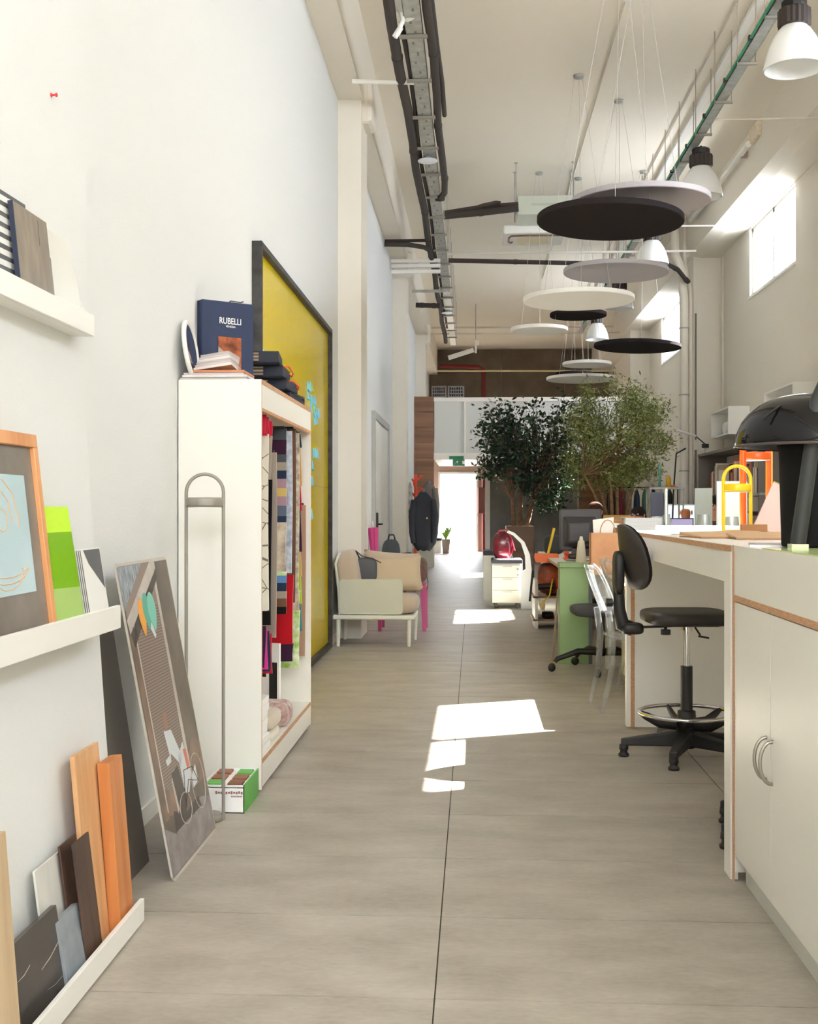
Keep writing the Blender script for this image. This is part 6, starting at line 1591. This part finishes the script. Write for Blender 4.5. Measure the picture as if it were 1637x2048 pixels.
def sit(label, px_, pytop, y, rz, hair, skin, shirt, bald=False, eye=1.355):
    p = at(px_, pytop, y)
    k = p.z / eye
    r = person(label, (p.x, y, 0), rz, hair, skin, shirt, bald); r.scale = (.98, .98, k)
    return r
sit('person with auburn hair behind the old monitor', 1192, 1003, 13.6, R(160), hb_, SK, mat('shirt_grey', (150, 150, 156), .9))
sit('person with dark brown hair behind the paper stack', 1279, 1012, 14.4, R(150), hd_, SK, mat('shirt_black', (40, 40, 46), .9))
sit('bald man seen from behind facing a bright screen', 1374, 1008, 15.9, R(4), hb_, SKB, mat('shirt_rust', (150, 60, 44), .9), True, 1.352)
sit('person with long dark hair between the two silver computers', 1432, 990, 13.9, R(165), hd_, SK, mat('shirt_plum', (88, 60, 70), .9))

# --- things along the right wall
def wallbox(label, px0_, px1_, pyt, pyb, xw=XR, dep=.3):
    a, c = wx(px1_, pyb, xw), wx(px0_, pyt, xw); y0, y1 = a.y, c.y; z0 = wx(px1_, pyb, xw).z; z1 = wx(px1_, pyt, xw).z
    r = thing('cube_shelf', label, 'shelf', (xw - dep / 2, (y0 + y1) / 2, z0), 0, 'white cube shelves on the right wall'); t = .025
    for nm, A, B in (('bottom', (xw - dep, y0, z0), (xw, y1, z0 + t)), ('top', (xw - dep, y0, z1 - t), (xw, y1, z1)), ('side', (xw - dep, y0, z0 + t), (xw, y0 + t, z1 - t)), ('side', (xw - dep, y1 - t, z0 + t), (xw, y1, z1 - t))):
        b = MB(); b.box(*A, *B); b.build(nm, M_white, r, world=True)
    return y0, y1, z0 + t, z1
w1 = wallbox('white cube shelf on the right wall left of the dome lamp', 1462, 1500, 812, 868)
b = MB(); b.cushion((XR - .14, (w1[0] + w1[1]) / 2, w1[2] + .1), (.2, .3, .2), 4); one('shelf_bag', b, M_paper, 'white bundle inside the cube shelf', 'bundle')
wallbox('white cube shelf higher on the right wall above the dome lamp', 1578, 1640, 763, 800)
# book shelf with folders below
r = thing('book_rack', 'grey steel rack with books behind the yellow lamp', 'shelf', (3.7, 16.5, .0))
b = MB(); b.box(3.5, 14.6, 1.42, 3.93, 18.6, 1.45); b.build('board', M_galv, r, world=True)
for y in (14.65, 18.5): b = MB(); b.box(3.5, y, 0, 3.93, y + .04, 2.1); b.build('upright', mat('upright_grey', (120, 112, 106), .6), r, world=True)
b = MB(); b.box(3.5, 14.6, 2.06, 3.93, 18.6, 2.1); b.build('board', mat('upright_grey', (120, 112, 106), .6), r, world=True)
b = MB(); b.box(3.5, 14.6, .7, 3.93, 18.6, .73); b.build('board', M_galv, r, world=True)
cols = [(200, 90, 60), (60, 56, 60), (220, 210, 196), (160, 60, 50), (90, 84, 90), (190, 170, 140), (214, 120, 60), (70, 80, 100), (236, 230, 222), (120, 50, 56)]
y = 14.75
cn = ['rust', 'charcoal', 'cream', 'brick red', 'grey', 'tan', 'orange', 'slate blue', 'white', 'wine']
OW = 'first second third fourth fifth sixth seventh eighth ninth tenth eleventh twelfth thirteenth fourteenth fifteenth sixteenth seventeenth eighteenth nineteenth twentieth twenty-first twenty-second twenty-third twenty-fourth twenty-fifth twenty-sixth'.split()
for row, zz in enumerate((1.45, .73)):
    y = 14.75
    for k in range(26):
        w_ = rng.uniform(.04, .11); h_ = rng.uniform(.3, .5); ci = rng.randrange(10)
        if y + w_ > 18.4: break
        b = MB(); b.box(3.55, y, zz, 3.55 + rng.uniform(.25, .32), y + w_ - .004, zz + h_)
        if row == 0 or k < 26:
            one('book', b, mat('book_%d' % ci, cols[ci], .6), '%s book, %s from the near end of the %s rack row' % (cn[ci], OW[k], ['upper', 'lower'][row]), 'book', 'books on the grey steel rack')
        y += w_ + (.5 if k % 9 == 8 else 0)
# clothes rail and stands near the olive tree
r = thing('clothes_rail', 'dark clothes rail behind the olive tree', 'clothes rail', (2.9, 19.5, 0))
b = MB(); b.tube([(2.3, 20.4, .02), (2.3, 20.4, 1.62), (3.5, 20.4, 1.62), (3.5, 20.4, .02)], .016, 8); b.build('frame', M_blackm, r, world=True)
gc = [(40, 36, 40), (120, 40, 60), (150, 144, 140), (50, 60, 80), (90, 130, 110), (60, 40, 40), (190, 180, 170), (34, 34, 36)]
gl = ['black', 'wine', 'light grey', 'slate blue', 'sage green', 'dark brown', 'cream', 'charcoal']
for k in range(8):
    rg = garment(gl[k] + ' garment hanging on the dark clothes rail', 2.38 + .14 * k, 20.4, 1.6, .75 + .1 * (k % 3), .10, .36, mat('garm_%d' % k, gc[k], .9), 'garment', False); rg['group'] = 'garments on the clothes rail'
ph = at(1345, 960, 17.4)
r = thing('floor_lamp', 'thin black angled floor lamp beside the drain pipe', 'lamp', (ph.x, 17.4, 0))
b = MB(); b.tube([(0, 0, 0), (0, 0, .9), (.02, 0, 1.5), (.06, 0, 2.06), (.2, 0, 2.14)], .012, 8); b.build('stem', M_black, r)
b = MB(); b.lathe([(0, 0), (.12, 0), (.12, .012), (0, .02)], 20); b.build('base', M_black, r)
for k, (px_, pyt, pyb, rr, m, lb) in enumerate(((1338, 955, 978, .035, mat('mustard', (210, 160, 40), .5), 'mustard yellow bottle on the small stand by the column'), (1320, 925, 975, .02, mat('mint', (110, 170, 150), .5), 'mint green roll on the small stand by the column'), (1342, 972, 978, .07, M_or, 'orange bowl on the small stand by the column'))):
    p0, p1 = at(px_, pyb, 17.0 + .12 * k), at(px_, pyt, 17.0 + .12 * k); b = MB(); b.lathe([(0, 0), (rr, 0), (rr * 1.05, (p1.z - p0.z) * .7), (rr * .5, p1.z - p0.z), (0, p1.z - p0.z)], 14, (p0.x, p0.y, 1.56)); one('stand_bottle', b, m, lb, 'container', 'containers on the stand')
r = thing('side_stand', 'small grey metal stand behind the computers', 'stand', (at(1335, 980, 17.1).x, 17.1, 0))
b = MB(); b.box(-.28, -.2, 1.535, .22, .2, 1.56); b.build('top', M_galv, r)
for x in (-.26, .2):
    for y in (-.18, .18): b = MB(); b.cyl((x, y, 0), (x, y, 1.535), .012); b.build('leg', M_galv, r)
